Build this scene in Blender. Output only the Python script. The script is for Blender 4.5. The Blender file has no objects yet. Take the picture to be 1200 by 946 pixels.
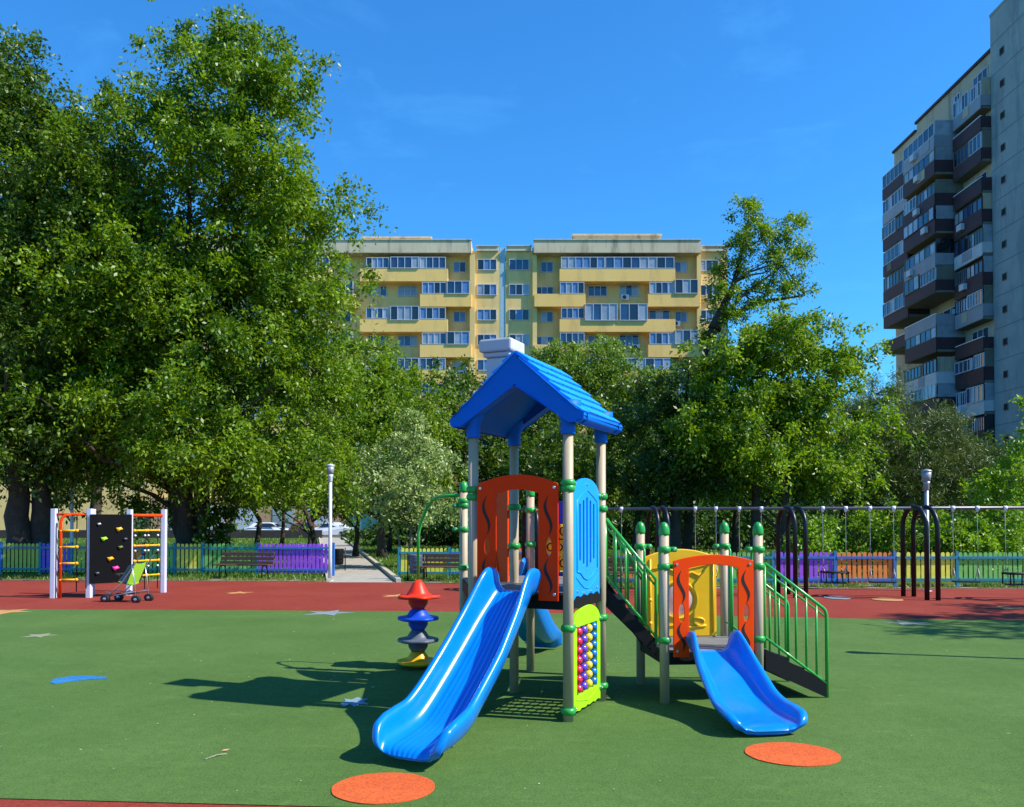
import bpy, bmesh, math, random
import numpy as np
from mathutils import Vector, Matrix
random.seed(7)
RNG = np.random.default_rng(11)
PI = math.pi
scene = bpy.context.scene
COL = scene.collection

# ------------------------------------------------------------------ basics
def lin(r, g, b):
    f = lambda c: (c/255/12.92) if c/255 <= 0.04045 else ((c/255+0.055)/1.055)**2.4
    return (f(r), f(g), f(b), 1)

def P(x, y, D):
    """photo measurement + distance -> world point"""
    return Vector(((x-600)/1000*D, D, 1.8+(608-y)/1000*D))

def G(x, y):
    D = 1800/(y-608)
    return Vector(((x-600)/1000*D, D, 0))

MATS = {}
def mat(name, col, rough=0.6, metal=0.0, var=0.0, vscale=4.0, bump=0.0, bscale=60.0, coat=0.0, spec=0.5,
        col2=None, stain=None, trans=0.0, alpha=1.0, obj=True):
    if name in MATS: return MATS[name]
    m = bpy.data.materials.new(name); m.use_nodes = True
    nt = m.node_tree; N = nt.nodes; L = nt.links
    b = N['Principled BSDF']
    b.inputs['Roughness'].default_value = rough
    b.inputs['Metallic'].default_value = metal
    b.inputs['Specular IOR Level'].default_value = spec
    b.inputs['Coat Weight'].default_value = coat
    b.inputs['Coat Roughness'].default_value = 0.12
    b.inputs['Base Color'].default_value = col
    tc = N.new('ShaderNodeTexCoord')
    out = None
    if var > 0 or col2:
        n = N.new('ShaderNodeTexNoise'); n.inputs['Scale'].default_value = vscale
        n.inputs['Detail'].default_value = 8; n.inputs['Roughness'].default_value = 0.65
        L.new(tc.outputs['Object'], n.inputs['Vector'])
        mr = N.new('ShaderNodeMapRange'); mr.inputs[1].default_value = 0.32; mr.inputs[2].default_value = 0.68
        L.new(n.outputs['Fac'], mr.inputs[0])
        mx = N.new('ShaderNodeMix'); mx.data_type = 'RGBA'
        c2 = col2 if col2 else tuple(min(1, c*(1+var)) for c in col[:3])+(1,)
        c1 = col if col2 else tuple(c*(1-var) for c in col[:3])+(1,)
        mx.inputs[6].default_value = c1; mx.inputs[7].default_value = c2
        L.new(mr.outputs[0], mx.inputs[0])
        out = mx.outputs[2]
        L.new(out, b.inputs['Base Color'])
        rr = N.new('ShaderNodeMapRange'); rr.inputs[3].default_value = max(0, rough-0.08); rr.inputs[4].default_value = min(1, rough+0.1)
        L.new(n.outputs['Fac'], rr.inputs[0]); L.new(rr.outputs[0], b.inputs['Roughness'])
    if stain:
        sc, scol, amt = stain
        mp = N.new('ShaderNodeMapping'); mp.inputs['Scale'].default_value = sc
        L.new(tc.outputs['Object'], mp.inputs['Vector'])
        n2 = N.new('ShaderNodeTexNoise'); n2.inputs['Scale'].default_value = 1.0; n2.inputs['Detail'].default_value = 6
        n2.inputs['Roughness'].default_value = 0.7
        L.new(mp.outputs[0], n2.inputs['Vector'])
        m2 = N.new('ShaderNodeMapRange'); m2.inputs[1].default_value = 0.5; m2.inputs[2].default_value = 0.72; m2.inputs[4].default_value = amt
        L.new(n2.outputs['Fac'], m2.inputs[0])
        mx2 = N.new('ShaderNodeMix'); mx2.data_type = 'RGBA'
        L.new(m2.outputs[0], mx2.inputs[0])
        if out: L.new(out, mx2.inputs[6])
        else: mx2.inputs[6].default_value = col
        mx2.inputs[7].default_value = scol
        L.new(mx2.outputs[2], b.inputs['Base Color'])
    if bump > 0:
        nb = N.new('ShaderNodeTexNoise'); nb.inputs['Scale'].default_value = bscale; nb.inputs['Detail'].default_value = 4
        L.new(tc.outputs['Object'], nb.inputs['Vector'])
        bp = N.new('ShaderNodeBump'); bp.inputs['Strength'].default_value = bump; bp.inputs['Distance'].default_value = 0.02
        L.new(nb.outputs['Fac'], bp.inputs['Height']); L.new(bp.outputs[0], b.inputs['Normal'])
    if trans: b.inputs['Transmission Weight'].default_value = trans
    if alpha < 1: b.inputs['Alpha'].default_value = alpha
    MATS[name] = m
    return m

def leafmat(name, cA, cB, trans=0.35, rough=0.45, tr=(1.3, 1.25, 0.5)):
    m = bpy.data.materials.new(name); m.use_nodes = True
    nt = m.node_tree; N = nt.nodes; L = nt.links
    b = N['Principled BSDF']; b.inputs['Roughness'].default_value = .42; b.inputs['Specular IOR Level'].default_value = 0.42
    at = N.new('ShaderNodeAttribute'); at.attribute_name = 'tone'
    mx = N.new('ShaderNodeMix'); mx.data_type = 'RGBA'
    mx.inputs[6].default_value = cA; mx.inputs[7].default_value = cB
    L.new(at.outputs['Fac'], mx.inputs[0]); L.new(mx.outputs[2], b.inputs['Base Color'])
    t = N.new('ShaderNodeBsdfTranslucent')
    mt = N.new('ShaderNodeMix'); mt.data_type = 'RGBA'; mt.blend_type = 'MULTIPLY'; mt.inputs[0].default_value = 1
    mt.inputs[7].default_value = (*tr, 1)
    L.new(mx.outputs[2], mt.inputs[6]); L.new(mt.outputs[2], t.inputs['Color'])
    ms = N.new('ShaderNodeMixShader'); ms.inputs[0].default_value = trans
    L.new(b.outputs[0], ms.inputs[1]); L.new(t.outputs[0], ms.inputs[2])
    L.new(ms.outputs[0], N['Material Output'].inputs['Surface'])
    return m

WM = {}     # world matrix of every empty / part, so meshes can be given in world coordinates
def thing(name, label, cat, loc=(0, 0, 0), rz=0, group=None):
    o = bpy.data.objects.new(name, None); COL.objects.link(o)
    o.location = loc; o.rotation_euler = (0, 0, rz); o.empty_display_size = 0.2
    o['label'] = label; o['category'] = cat
    if group: o['group'] = group
    WM[o.name] = Matrix.Translation(Vector(loc)) @ Matrix.Rotation(rz, 4, 'Z')
    return o
def tag(o, label, cat, group=None):
    o['label'] = label; o['category'] = cat
    if group: o['group'] = group
    return o
def dup(root, loc, rz, label, group=None):
    def cp(o, par):
        c = o.copy(); COL.objects.link(c)
        if par: c.parent = par
        for ch in list(o.children): cp(ch, c)
        return c
    r = cp(root, None); r.location = loc; r.rotation_euler = (0, 0, rz); r['label'] = label
    if group: r['group'] = group
    return r

class MB:
    def __init__(s): s.v = []; s.f = []; s.m = []; s.sm = []
    def add(s, vs, fs, mi=0, smooth=False):
        o = len(s.v); s.v += [tuple(v) for v in vs]
        for f in fs: s.f.append(tuple(i+o for i in f)); s.m.append(mi); s.sm.append(smooth)
        return s
    def box(s, c, d, rz=0, mi=0, M=None):
        """box of size d centred at c"""
        vs = []
        for z in (-.5, .5):
            for x, y in ((-.5, -.5), (.5, -.5), (.5, .5), (-.5, .5)):
                vs.append(Vector((x*d[0], y*d[1], z*d[2])))
        R = M if M is not None else Matrix.Rotation(rz, 3, 'Z')
        vs = [R @ v + Vector(c) for v in vs]
        return s.add(vs, [(3, 2, 1, 0), (4, 5, 6, 7), (0, 1, 5, 4), (1, 2, 6, 5), (2, 3, 7, 6), (3, 0, 4, 7)], mi)
    def bb(s, x0, x1, y0, y1, z0, z1, mi=0):
        return s.box(((x0+x1)/2, (y0+y1)/2, (z0+z1)/2), (x1-x0, y1-y0, z1-z0), 0, mi)
    def beam(s, a, b, w, h, mi=0):
        """rectangular bar from a to b, width w (horizontal), height h"""
        a = Vector(a); b = Vector(b); d = b-a; L = d.length; t = d.normalized()
        sd = t.cross(Vector((0, 0, 1)))
        if sd.length < 1e-4: sd = Vector((1, 0, 0))
        sd.normalize(); n = sd.cross(t)
        M = Matrix((t, sd, n)).transposed()
        return s.box((a+b)/2, (L, w, h), 0, mi, M)
    def tube(s, pts, r, seg=12, mi=0, cap=True, jit=0.0):
        pts = [Vector(p) for p in pts]; n = len(pts)
        rs = r if isinstance(r, (list, tuple)) else [r]*n
        vs = []; up = None
        for i, p in enumerate(pts):
            t = (pts[min(i+1, n-1)]-pts[max(i-1, 0)]).normalized()
            if up is None:
                up = Vector((0, 0, 1)) if abs(t.z) < .9 else Vector((1, 0, 0))
            a = t.cross(up)
            if a.length < 1e-5: a = t.orthogonal()
            a.normalize(); up = a.cross(t).normalized()
            for k in range(seg):
                th = 2*PI*k/seg; rr = rs[i]*(1+(random.uniform(-jit, jit) if jit else 0))
                vs.append(p+a*math.cos(th)*rr+up*math.sin(th)*rr)
        fs = []
        for i in range(n-1):
            for k in range(seg):
                k2 = (k+1) % seg
                fs.append((i*seg+k, i*seg+k2, (i+1)*seg+k2, (i+1)*seg+k))
        s.add(vs, fs, mi, True)
        if cap:
            o = len(s.v)-len(vs)
            s.f.append(tuple(o+k for k in range(seg))[::-1]); s.m.append(mi); s.sm.append(False)
            s.f.append(tuple(o+(n-1)*seg+k for k in range(seg))); s.m.append(mi); s.sm.append(False)
        return s
    def lathe(s, c, prof, seg=24, mi=0, sq=None):
        """prof: list of (r,z)"""
        c = Vector(c); vs = []; n = len(prof)
        for r, z in prof:
            for k in range(seg):
                th = 2*PI*k/seg
                rr = r*(1+(sq(th, r) if sq else 0))
                vs.append(c+Vector((math.cos(th)*rr, math.sin(th)*rr, z)))
        fs = []
        for i in range(n-1):
            for k in range(seg):
                k2 = (k+1) % seg
                fs.append((i*seg+k, i*seg+k2, (i+1)*seg+k2, (i+1)*seg+k))
        s.add(vs, fs, mi, True)
        o = len(s.v)-len(vs)
        s.f.append(tuple(o+k for k in range(seg))[::-1]); s.m.append(mi); s.sm.append(False)
        s.f.append(tuple(o+(n-1)*seg+k for k in range(seg))); s.m.append(mi); s.sm.append(False)
        return s
    def ball(s, c, r, mi=0, seg=14, rz=None):
        rz = rz or r; n = 8
        return s.lathe(c, [(max(1e-4, r*math.sin(PI*i/n)), -rz*math.cos(PI*i/n)) for i in range(n+1)], seg, mi)
    def plate(s, outline, holes, th, O, U, W, mi=0):
        """flat panel with real holes: 2D outline (u,w) in plane O+u*U+w*W, thickness th along U x W"""
        O = Vector(O); U = Vector(U).normalized(); W = Vector(W).normalized(); Nn = U.cross(W).normalized()
        bm = bmesh.new(); es = []; loops = [outline]+list(holes)
        for lp in loops:
            vs = [bm.verts.new((p[0], p[1], 0)) for p in lp]
            for i in range(len(vs)): es.append(bm.edges.new((vs[i], vs[(i+1) % len(vs)])))
        bmesh.ops.triangle_fill(bm, use_beauty=True, use_dissolve=False, edges=es, normal=(0, 0, 1))
        bm.verts.index_update()
        V2 = [v.co.copy() for v in bm.verts]; F2 = [[v.index for v in f.verts] for f in bm.faces]
        bm.free()
        n = len(V2)
        vs = [O+U*v.x+W*v.y+Nn*th/2 for v in V2]+[O+U*v.x+W*v.y-Nn*th/2 for v in V2]
        fs = []
        for f in F2:
            a, b, c = [V2[i] for i in f[:3]]
            ccw = (b-a).cross(c-a).z > 0
            g = f if ccw else f[::-1]
            fs.append(tuple(g)); fs.append(tuple(i+n for i in g[::-1]))
        o = 0
        for li, lp in enumerate(loops):
            k = len(lp)
            for i in range(k):
                a = o+i; b = o+(i+1) % k
                fs.append((a, b, b+n, a+n)[::-1] if li == 0 else (a, b, b+n, a+n))
            o += k
        return s.add(vs, fs, mi, False)
    def build(s, name, mats, parent=None, bevel=0.0, world=True, kind=None, fixn=False):
        me = bpy.data.meshes.new(name)
        vs = s.v
        if parent is not None and world:
            Mi = WM[parent.name].inverted()
            vs = [Mi @ Vector(v) for v in vs]
        me.from_pydata([tuple(v) for v in vs], [], s.f)
        if not isinstance(mats, (list, tuple)): mats = [mats]
        for m in mats: me.materials.append(m)
        me.polygons.foreach_set('material_index', s.m)
        me.polygons.foreach_set('use_smooth', s.sm)
        if fixn:
            bm = bmesh.new(); bm.from_mesh(me); bmesh.ops.recalc_face_normals(bm, faces=bm.faces); bm.to_mesh(me); bm.free()
        me.update()
        o = bpy.data.objects.new(name, me); COL.objects.link(o)
        if parent is not None:
            o.parent = parent; WM[o.name] = WM[parent.name] if world else WM.get(parent.name, Matrix())
        else: WM[o.name] = Matrix()
        if kind: o['kind'] = kind
        if bevel:
            b = o.modifiers.new('bevel', 'BEVEL'); b.width = bevel; b.segments = 2; b.limit_method = 'ANGLE'; b.angle_limit = math.radians(40)
        return o

def recenter(o):
    """put a one-mesh thing's origin at its base centre"""
    me = o.data; n = len(me.vertices); a = np.empty(n*3, dtype=np.float32); me.vertices.foreach_get('co', a); a = a.reshape(-1, 3)
    c = (a.min(0)+a.max(0))/2; c[2] = a[:, 2].min()
    a -= c; me.vertices.foreach_set('co', a.ravel()); me.update(); o.location = [float(x) for x in c]
    return o

def arcpts(cx, cz, r, a0, a1, n):
    return [(cx+r*math.cos(a0+(a1-a0)*i/n), cz+r*math.sin(a0+(a1-a0)*i/n)) for i in range(n+1)]

def rounded(x0, x1, z0, z1, r, n=4):
    return (arcpts(x0+r, z0+r, r, PI, 1.5*PI, n)+arcpts(x1-r, z0+r, r, 1.5*PI, 2*PI, n)
            + arcpts(x1-r, z1-r, r, 0, .5*PI, n)+arcpts(x0+r, z1-r, r, .5*PI, PI, n))

# ------------------------------------------------------------------ camera, light, sky
cam = bpy.data.cameras.new('camera'); co = bpy.data.objects.new('camera', cam); COL.objects.link(co)
co.location = (0, 0, 1.8); PITCH = math.radians(1.2)
co.rotation_euler = (PI/2+PITCH, 0, 0)
cam.sensor_width = 36; cam.lens = 30; cam.shift_y = (135-1000*math.tan(PITCH))/1200
cam.clip_end = 3000; cam.clip_start = .05
scene.camera = co

SUN_EL = math.radians(44.5); sx, sy = 0.965, -0.262
sun = bpy.data.lights.new('sun', 'SUN'); so = bpy.data.objects.new('sun', sun); COL.objects.link(so)
sun.energy = 5.0; sun.angle = math.radians(0.53); sun.color = (1, .95, .86)
d = Vector((-sx*math.cos(SUN_EL), -sy*math.cos(SUN_EL), -math.sin(SUN_EL)))
so.rotation_euler = d.to_track_quat('-Z', 'Y').to_euler(); so.location = (20, -6, 30)

w = bpy.data.worlds.new('World'); scene.world = w; w.use_nodes = True
nt = w.node_tree; N = nt.nodes; L = nt.links
bg = N['Background']; bg.inputs['Strength'].default_value = 0.106
sk = N.new('ShaderNodeTexSky'); sk.sky_type = 'NISHITA'; sk.sun_disc = False
sk.sun_elevation = SUN_EL; sk.sun_rotation = math.atan2(sx, sy); sk.altitude = 100; sk.air_density = 1.25; sk.dust_density = 0.15; sk.ozone_density = 4.0
hs = N.new('ShaderNodeHueSaturation'); hs.inputs['Saturation'].default_value = 1.05; hs.inputs['Value'].default_value = 1.0
L.new(sk.outputs[0], hs.inputs['Color'])
# thin cirrus wisps
tc = N.new('ShaderNodeTexCoord'); mp = N.new('ShaderNodeMapping'); mp.inputs['Scale'].default_value = (5, 5, 14); mp.inputs['Rotation'].default_value = (0, .5, 0)
L.new(tc.outputs['Generated'], mp.inputs['Vector'])
nz = N.new('ShaderNodeTexNoise'); nz.inputs['Scale'].default_value = 1.0; nz.inputs['Detail'].default_value = 8; nz.inputs['Roughness'].default_value = .6
nz.inputs['Distortion'].default_value = .4
L.new(mp.outputs[0], nz.inputs['Vector'])
r1 = N.new('ShaderNodeMapRange'); r1.inputs[1].default_value = .56; r1.inputs[2].default_value = .82; r1.inputs[4].default_value = .17
L.new(nz.outputs['Fac'], r1.inputs[0])
mx = N.new('ShaderNodeMix'); mx.data_type = 'RGBA'; mx.inputs[7].default_value = (5.5, 6.3, 7.5, 1)
L.new(r1.outputs[0], mx.inputs[0]); L.new(hs.outputs[0], mx.inputs[6]); tn = N.new('ShaderNodeMix'); tn.data_type = 'RGBA'; tn.blend_type = 'MULTIPLY'; tn.inputs[0].default_value = 1; tn.inputs[7].default_value = (.32, .96, 1.46, 1)
L.new(mx.outputs[2], tn.inputs[6]); L.new(tn.outputs[2], bg.inputs['Color'])

scene.view_settings.view_transform = 'Standard'; scene.view_settings.look = 'None'
scene.view_settings.exposure = 0.60; scene.view_settings.gamma = 1

# ------------------------------------------------------------------ materials
M_blue = mat('blue_plastic', (.0004, .19, .66, 1), .24, spec=.4, coat=.2, var=.05, vscale=6, bump=.02, bscale=30)
M_roofb = mat('roof_blue_plastic', (.0002, .14, .60, 1), .5, spec=.15, var=.06, vscale=5, bump=.03, bscale=20)
M_blue2 = mat('panel_blue_plastic', (.002, .29, .84, 1), .35, var=.04)
M_orange = mat('orange_plastic', (.88, .042, .0005, 1), .5, spec=.12, var=.05)
M_orange2 = mat('bright_orange_plastic', (.92, .060, .0005, 1), .5, spec=.15, var=.05)
M_groove = mat('routed_groove', (.02, .004, .002, 1), .6)
M_yellow = mat('yellow_plastic', (.83, .47, .008, 1), .35, var=.06)
M_lime = mat('lime_plastic', (.34, .74, .01, 1), .4, var=.05)
M_green = mat('green_clamp_plastic', (.02, .30, .045, 1), .35, var=.06)
M_rail = mat('green_painted_tube', (.03, .36, .05, 1), .3, var=.06, coat=.2)
M_post = mat('beige_painted_post', (.42, .335, .215, 1), .5, var=.05, vscale=5)
M_deck = mat('black_coated_deck', (.007, .007, .008, 1), .6, spec=.2, bump=.2, bscale=200)
M_decktop = mat('worn_grey_deck', (.16, .155, .15, 1), .7, var=.2, vscale=14)
M_chim = mat('pale_plastic', (.52, .50, .50, 1), .45, var=.04)
M_red = mat('red_plastic', (.85, .035, .008, 1), .42, spec=.3, var=.04)
M_navy = mat('navy_plastic', (.006, .06, .48, 1), .42, spec=.3, var=.04)
M_grey = mat('grey_plastic', (.10, .12, .16, 1), .45, spec=.3, var=.04)
M_amber = mat('amber_plastic', (.85, .40, .006, 1), .42, spec=.3, var=.04)
M_screw = mat('zinc', (.6, .6, .62, 1), .3, metal=.9)
M_darkmetal = mat('black_steel_tube', (.008, .009, .013, 1), .35, var=.1, spec=.35)
M_galv = mat('galvanised_steel', (.33, .35, .38, 1), .38, metal=.6, var=.1)
M_chain = mat('chain_steel', (.42, .40, .38, 1), .45, metal=.5)
M_rubber = mat('black_rubber', (.015, .015, .015, 1), .7)
M_white = mat('white_paint', (.75, .76, .8, 1), .4, var=.04)
M_lav = mat('pale_lavender_post', (.60, .60, .72, 1), .4, var=.04)
M_concrete = mat('concrete', (.34, .31, .26, 1), .9, var=.18, vscale=2.5, bump=.3, bscale=40)
M_kerb = mat('kerb_concrete', (.42, .38, .30, 1), .9, var=.2, vscale=6, bump=.4, bscale=30)
M_bark = mat('bark', (.055, .04, .028, 1), .95, var=.35, vscale=5, bump=.9, bscale=22)
M_barklight = mat('light_bark', (.16, .13, .10, 1), .9, var=.3, vscale=6, bump=.6, bscale=25)
M_wood = mat('brown_bench_wood', (.10, .055, .03, 1), .6, var=.25, vscale=9)
M_glass = mat('window_glass', (.02, .05, .12, 1), .06, spec=1.0, var=.5, vscale=.35)
M_glass2 = mat('curtained_glass', (.30, .34, .40, 1), .12, spec=.9, var=.35, vscale=.5)
M_glassd = mat('dark_glass', (.012, .016, .022, 1), .06, spec=.9)
M_frame = mat('white_window_frame', (.50, .53, .60, 1), .5)

# ------------------------------------------------------------------ ground
def granule(name, col, dark, light, scale=260):
    m = mat(name, col, .92, spec=.2)
    nt = m.node_tree; N = nt.nodes; L = nt.links; b = N['Principled BSDF']
    tc = N.new('ShaderNodeTexCoord')
    n1 = N.new('ShaderNodeTexNoise'); n1.inputs['Scale'].default_value = scale; n1.inputs['Detail'].default_value = 2
    n2 = N.new('ShaderNodeTexNoise'); n2.inputs['Scale'].default_value = .55; n2.inputs['Detail'].default_value = 9; n2.inputs['Roughness'].default_value = .62
    n3 = N.new('ShaderNodeTexNoise'); n3.inputs['Scale'].default_value = 9; n3.inputs['Detail'].default_value = 8; n3.inputs['Roughness'].default_value = .7
    for n in (n1, n2, n3): L.new(tc.outputs['Object'], n.inputs['Vector'])
    def rng(n, a, b_, c=0, d_=1):
        r = N.new('ShaderNodeMapRange'); r.inputs[1].default_value = a; r.inputs[2].default_value = b_; r.inputs[3].default_value = c; r.inputs[4].default_value = d_
        L.new(n.outputs['Fac'], r.inputs[0]); return r
    def mix(fac, a, bcol, isc=False):
        x = N.new('ShaderNodeMix'); x.data_type = 'RGBA'; L.new(fac.outputs[0], x.inputs[0])
        if isc: L.new(a, x.inputs[6])
        else: x.inputs[6].default_value = a
        x.inputs[7].default_value = bcol; return x.outputs[2]
    c = mix(rng(n2, .35, .68, 0, .75), col, light)
    c = mix(rng(n3, .38, .75, 0, .45), c, dark, True)
    n4 = N.new('ShaderNodeTexNoise'); n4.inputs['Scale'].default_value = 70; n4.inputs['Detail'].default_value = 3; n4.inputs['Roughness'].default_value = .8
    L.new(tc.outputs['Object'], n4.inputs['Vector'])
    mpp = N.new('ShaderNodeMapping'); mpp.inputs['Scale'].default_value = (1.2, 5, 1); mpp.inputs['Rotation'].default_value = (0, 0, .5)
    L.new(tc.outputs['Object'], mpp.inputs['Vector'])
    n5 = N.new('ShaderNodeTexNoise'); n5.inputs['Scale'].default_value = 1.1; n5.inputs['Detail'].default_value = 10; n5.inputs['Roughness'].default_value = .75
    L.new(mpp.outputs[0], n5.inputs['Vector'])
    c = mix(rng(n5, .56, .78, 0, .7), c, tuple(min(1, x*1.25+.02) for x in light[:3])+(1,), True)
    c = mix(rng(n4, .49, .62, 0, .75), c, dark, True)
    c = mix(rng(n4, .45, .34, 0, .8), c, light, True)
    c = mix(rng(n1, .56, .7, 0, .55), c, dark, True)
    c = mix(rng(n1, .40, .26, 0, .5), c, tuple(min(1, x*1.5+.01) for x in light[:3])+(1,), True)
    L.new(c, b.inputs['Base Color'])
    bp = N.new('ShaderNodeBump'); bp.inputs['Strength'].default_value = .5; bp.inputs['Distance'].default_value = .008
    L.new(n1.outputs['Fac'], bp.inputs['Height']); L.new(bp.outputs[0], b.inputs['Normal'])
    return m
M_gr = granule('green_rubber_granules', (.070, .145, .025, 1), (.031, .070, .012, 1), (.125, .215, .050, 1))
M_rd = granule('red_rubber_granules', (.240, .029, .016, 1), (.135, .015, .010, 1), (.33, .060, .034, 1))
M_ord = granule('orange_rubber_granules', (.62, .10, .02, 1), (.38, .05, .015, 1), (.75, .16, .035, 1))
M_bld = granule('blue_rubber_granules', (.02, .17, .42, 1), (.012, .09, .25, 1), (.05, .25, .5, 1))
M_ylw = granule('ochre_rubber_granules', (.52, .24, .08, 1), (.34, .13, .05, 1), (.62, .34, .14, 1))
M_pale = granule('pale_rubber_granules', (.27, .27, .17, 1), (.15, .16, .09, 1), (.36, .35, .25, 1))
M_lil = granule('lilac_rubber_granules', (.20, .24, .26, 1), (.12, .14, .15, 1), (.30, .33, .35, 1))
M_lawn = mat('lawn_soil', (.045, .085, .018, 1), 1, col2=(.10, .12, .035, 1), vscale=.9, bump=.5, bscale=12, spec=.1,
             stain=((.25, .25, .25), (.13, .10, .055, 1), .8))
M_asphalt = mat('asphalt', (.05, .05, .052, 1), .9, var=.2, bump=.2, bscale=80)

def sheet(name, pts, z, m, kind='structure'):
    b = MB(); b.add([(x, y, z) for x, y in pts], [tuple(range(len(pts)))])
    return b.build(name, m, kind=kind)
sheet('ground', [(-900, -300), (900, -300), (900, 1500), (-900, 1500)], 0, M_lawn)
def edge(X): return (24.1-.06*(X+3.2)) if X < -3.2 else (24.1-.328*(X+3.2) if X < 3.5 else 21.9)       # far border of the rubber surface
sheet('red_rubber_surface', [(-45, -12), (45, -12), (45, edge(45)), (3.5, edge(3.5)), (-3.2, edge(-3.2)), (-45, edge(-45))], .006, M_rd)
sheet('green_rubber_surface', [(-45, 7.4), (-3.3, 5.5), (-1.0, 5.33), (1.5, 5.05), (6, 4.4), (45, 1.5), (45, 12.5),
      (9.1, 15.05), (6.1, 15.35), (2.5, 16.0), (-2.8, 16.6), (-10, 16.9), (-45, 17.5)], .012, M_gr)
# path
pa = [G(387, 682.5), G(464, 682.5), G(413, 628), G(390, 628)]
sheet('path', [(pa[0].x, pa[0].y-.1), (pa[1].x, pa[1].y-.1), (pa[2].x, 84), (pa[3].x, 84)], .010, M_concrete)
kb = MB()
kb.beam((pa[1].x+.08, pa[1].y, .05), (pa[2].x+.08, 84, .05), .14, .12)
kb.beam((pa[0].x-.08, pa[0].y+.2, .03), (pa[3].x-.08, 84, .03), .12, .09)
kb.build('kerb', M_kerb, kind='structure'); kb = MB()
kb.beam((pa[1].x+.3, edge(-2.9)+.07, .01), (3.5, edge(3.5)+.07, .01), .10, .03); kb.beam((3.5, edge(3.5)+.07, .01), (45, edge(45)+.07, .01), .10, .03)
kb.beam((pa[0].x-.1, edge(-5)+.05, .02), (-45, edge(-45)+.05, .01), .10, .03)
kb.build('soil_edge', mat('sandy_edge', (.26, .19, .12, 1), 1, var=.4, vscale=3, bump=.6, bscale=25), kind='structure')
sheet('dirt_verge', [(-45, edge(-45)+.1), (-5.3, edge(-5)+.1), (-5.3, edge(-5)+1.2), (-20, 27.2), (-45, 29.5)], .005,
      mat('dry_soil', (.24, .17, .10, 1), 1, col2=(.10, .11, .04, 1), vscale=1.6, bump=.6, bscale=25))
sheet('dirt_verge', [(-2.9, edge(-2.9)+.14), (3.5, edge(3.5)+.1), (45, 22.0), (45, 23.2), (3.5, 23.1), (-2.6, 25.3)], .005, MATS['dry_soil'])
sheet('road', [(-120, 84), (60, 84), (60, 91), (-120, 91)], .008, M_asphalt)

def disc(px0, px1, py0, py1, m, label, group=None, name='floor_circle'):
    a = G((px0+px1)/2, (py0+py1)/2+ .0); rx = (px1-px0)/2*a.y/1000
    ry = (G(600, py0).y-G(600, py1).y)/2
    b = MB(); n = 48
    top = [(math.cos(2*PI*k/n)*rx*(1+.006*math.sin(k*5)), math.sin(2*PI*k/n)*ry*(1+.006*math.cos(k*7)), .006) for k in range(n)]
    b.add(top+[(x, y, 0) for x, y, z in top], [tuple(range(n))]+[((k+1) % n, k, k+n, (k+1) % n+n) for k in range(n)])
    o = b.build(name, m); o.location = (a.x, (G(600, py0).y+G(600, py1).y)/2, .0135)
    return tag(o, label, 'floor marking', group)
disc(390, 510, 906.5, 943, M_ord, 'bright orange rubber circle inlaid in the green floor in front of the tall slide', 'circles inlaid before the slides')
disc(873.5, 981, 871, 899, M_ord, 'orange rubber circle inlaid in the green floor in front of the short slide', 'circles inlaid before the slides')
def flat(name, pts, m, label, z=.0135, group=None):
    w = [G(x, y) for x, y in pts]; c = sum(w, Vector())/len(w)
    n = len(w); b = MB(); t = [(p.x-c.x, p.y-c.y, .005) for p in w]
    b.add(t+[(x, y, 0) for x, y, _ in t], [tuple(range(n))]+[((k+1) % n, k, k+n, (k+1) % n+n) for k in range(n)])
    o = b.build(name, m, fixn=True); o.location = (c.x, c.y, z); return tag(o, label, 'floor marking', group)
flat('floor_crescent', [(61, 801), (66, 796.5), (85, 793.6), (105, 792.8), (127, 794.5), (128, 796.2), (105, 797.2), (85, 799.2), (66, 802.5)], M_bld,
     'blue crescent inlaid in the green floor at the left')
def star(cx, cy, r, m, label, rot=.3, z=.0135, n=5):
    c = G(cx, cy); b = MB(); pts = []
    for k in range(2*n):
        rr = r if k % 2 == 0 else r*.42
        pts.append((rr*math.cos(rot+PI*k/n), rr*math.sin(rot+PI*k/n)))
    t = [(x, y, .005) for x, y in pts]; k2 = len(t)
    b.add(t+[(x, y, 0) for x, y, _ in t], [tuple(range(k2))]+[((k+1) % k2, k, k+k2, (k+1) % k2+k2) for k in range(k2)])
    o = b.build('floor_star', m); o.location = (c.x, c.y, z); tag(o, label, 'floor marking', 'star and blob shapes inlaid in the rubber floor')
star(48, 745.5, .26, M_pale, 'pale sand coloured star inlaid in the green floor at the far left', .2)
star(385, 719, .5, M_lil, 'pale grey star on the border of green and red floor below the white lamp post', .1)
star(280, 695, .36, M_ylw, 'faded orange star inlaid in the red floor right of the climbing frame', .5, .0075)
star(8, 717.5, .5, M_ylw, 'yellow star cut by the left edge of the photo on the red and green border', .0)
star(465, 698.5, .42, M_ylw, 'yellow star in the red floor just left of the stacked disc climber', .2, .0075)
star(1180, 713, .42, M_ylw, 'yellow star in the shaded red floor at the far right', .3, .0075)
star(1063, 731, .45, M_pale, 'pale star in the shade where green floor begins on the right', .3)
flat('chalk_splash', [(400, 826), (406, 822), (404, 820), (413, 821), (420, 818), (424, 820), (432, 820), (426, 823), (433, 826), (422, 826), (417, 829), (411, 826), (404, 829)], mat('pale_blue_chalk', (.16, .26, .34, 1), .9, var=.5, vscale=40), 'small ragged pale blue chalk splash in the shadow left of the tall slide')
disc(1022, 1056, 701.5, 705, M_ylw, 'yellow rubber ellipse in the red floor below the flat swing', name='floor_circle')
disc(966, 994, 699.5, 703, M_lil, 'lilac rubber ellipse in the red floor below the caged swing', name='floor_circle')

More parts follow.
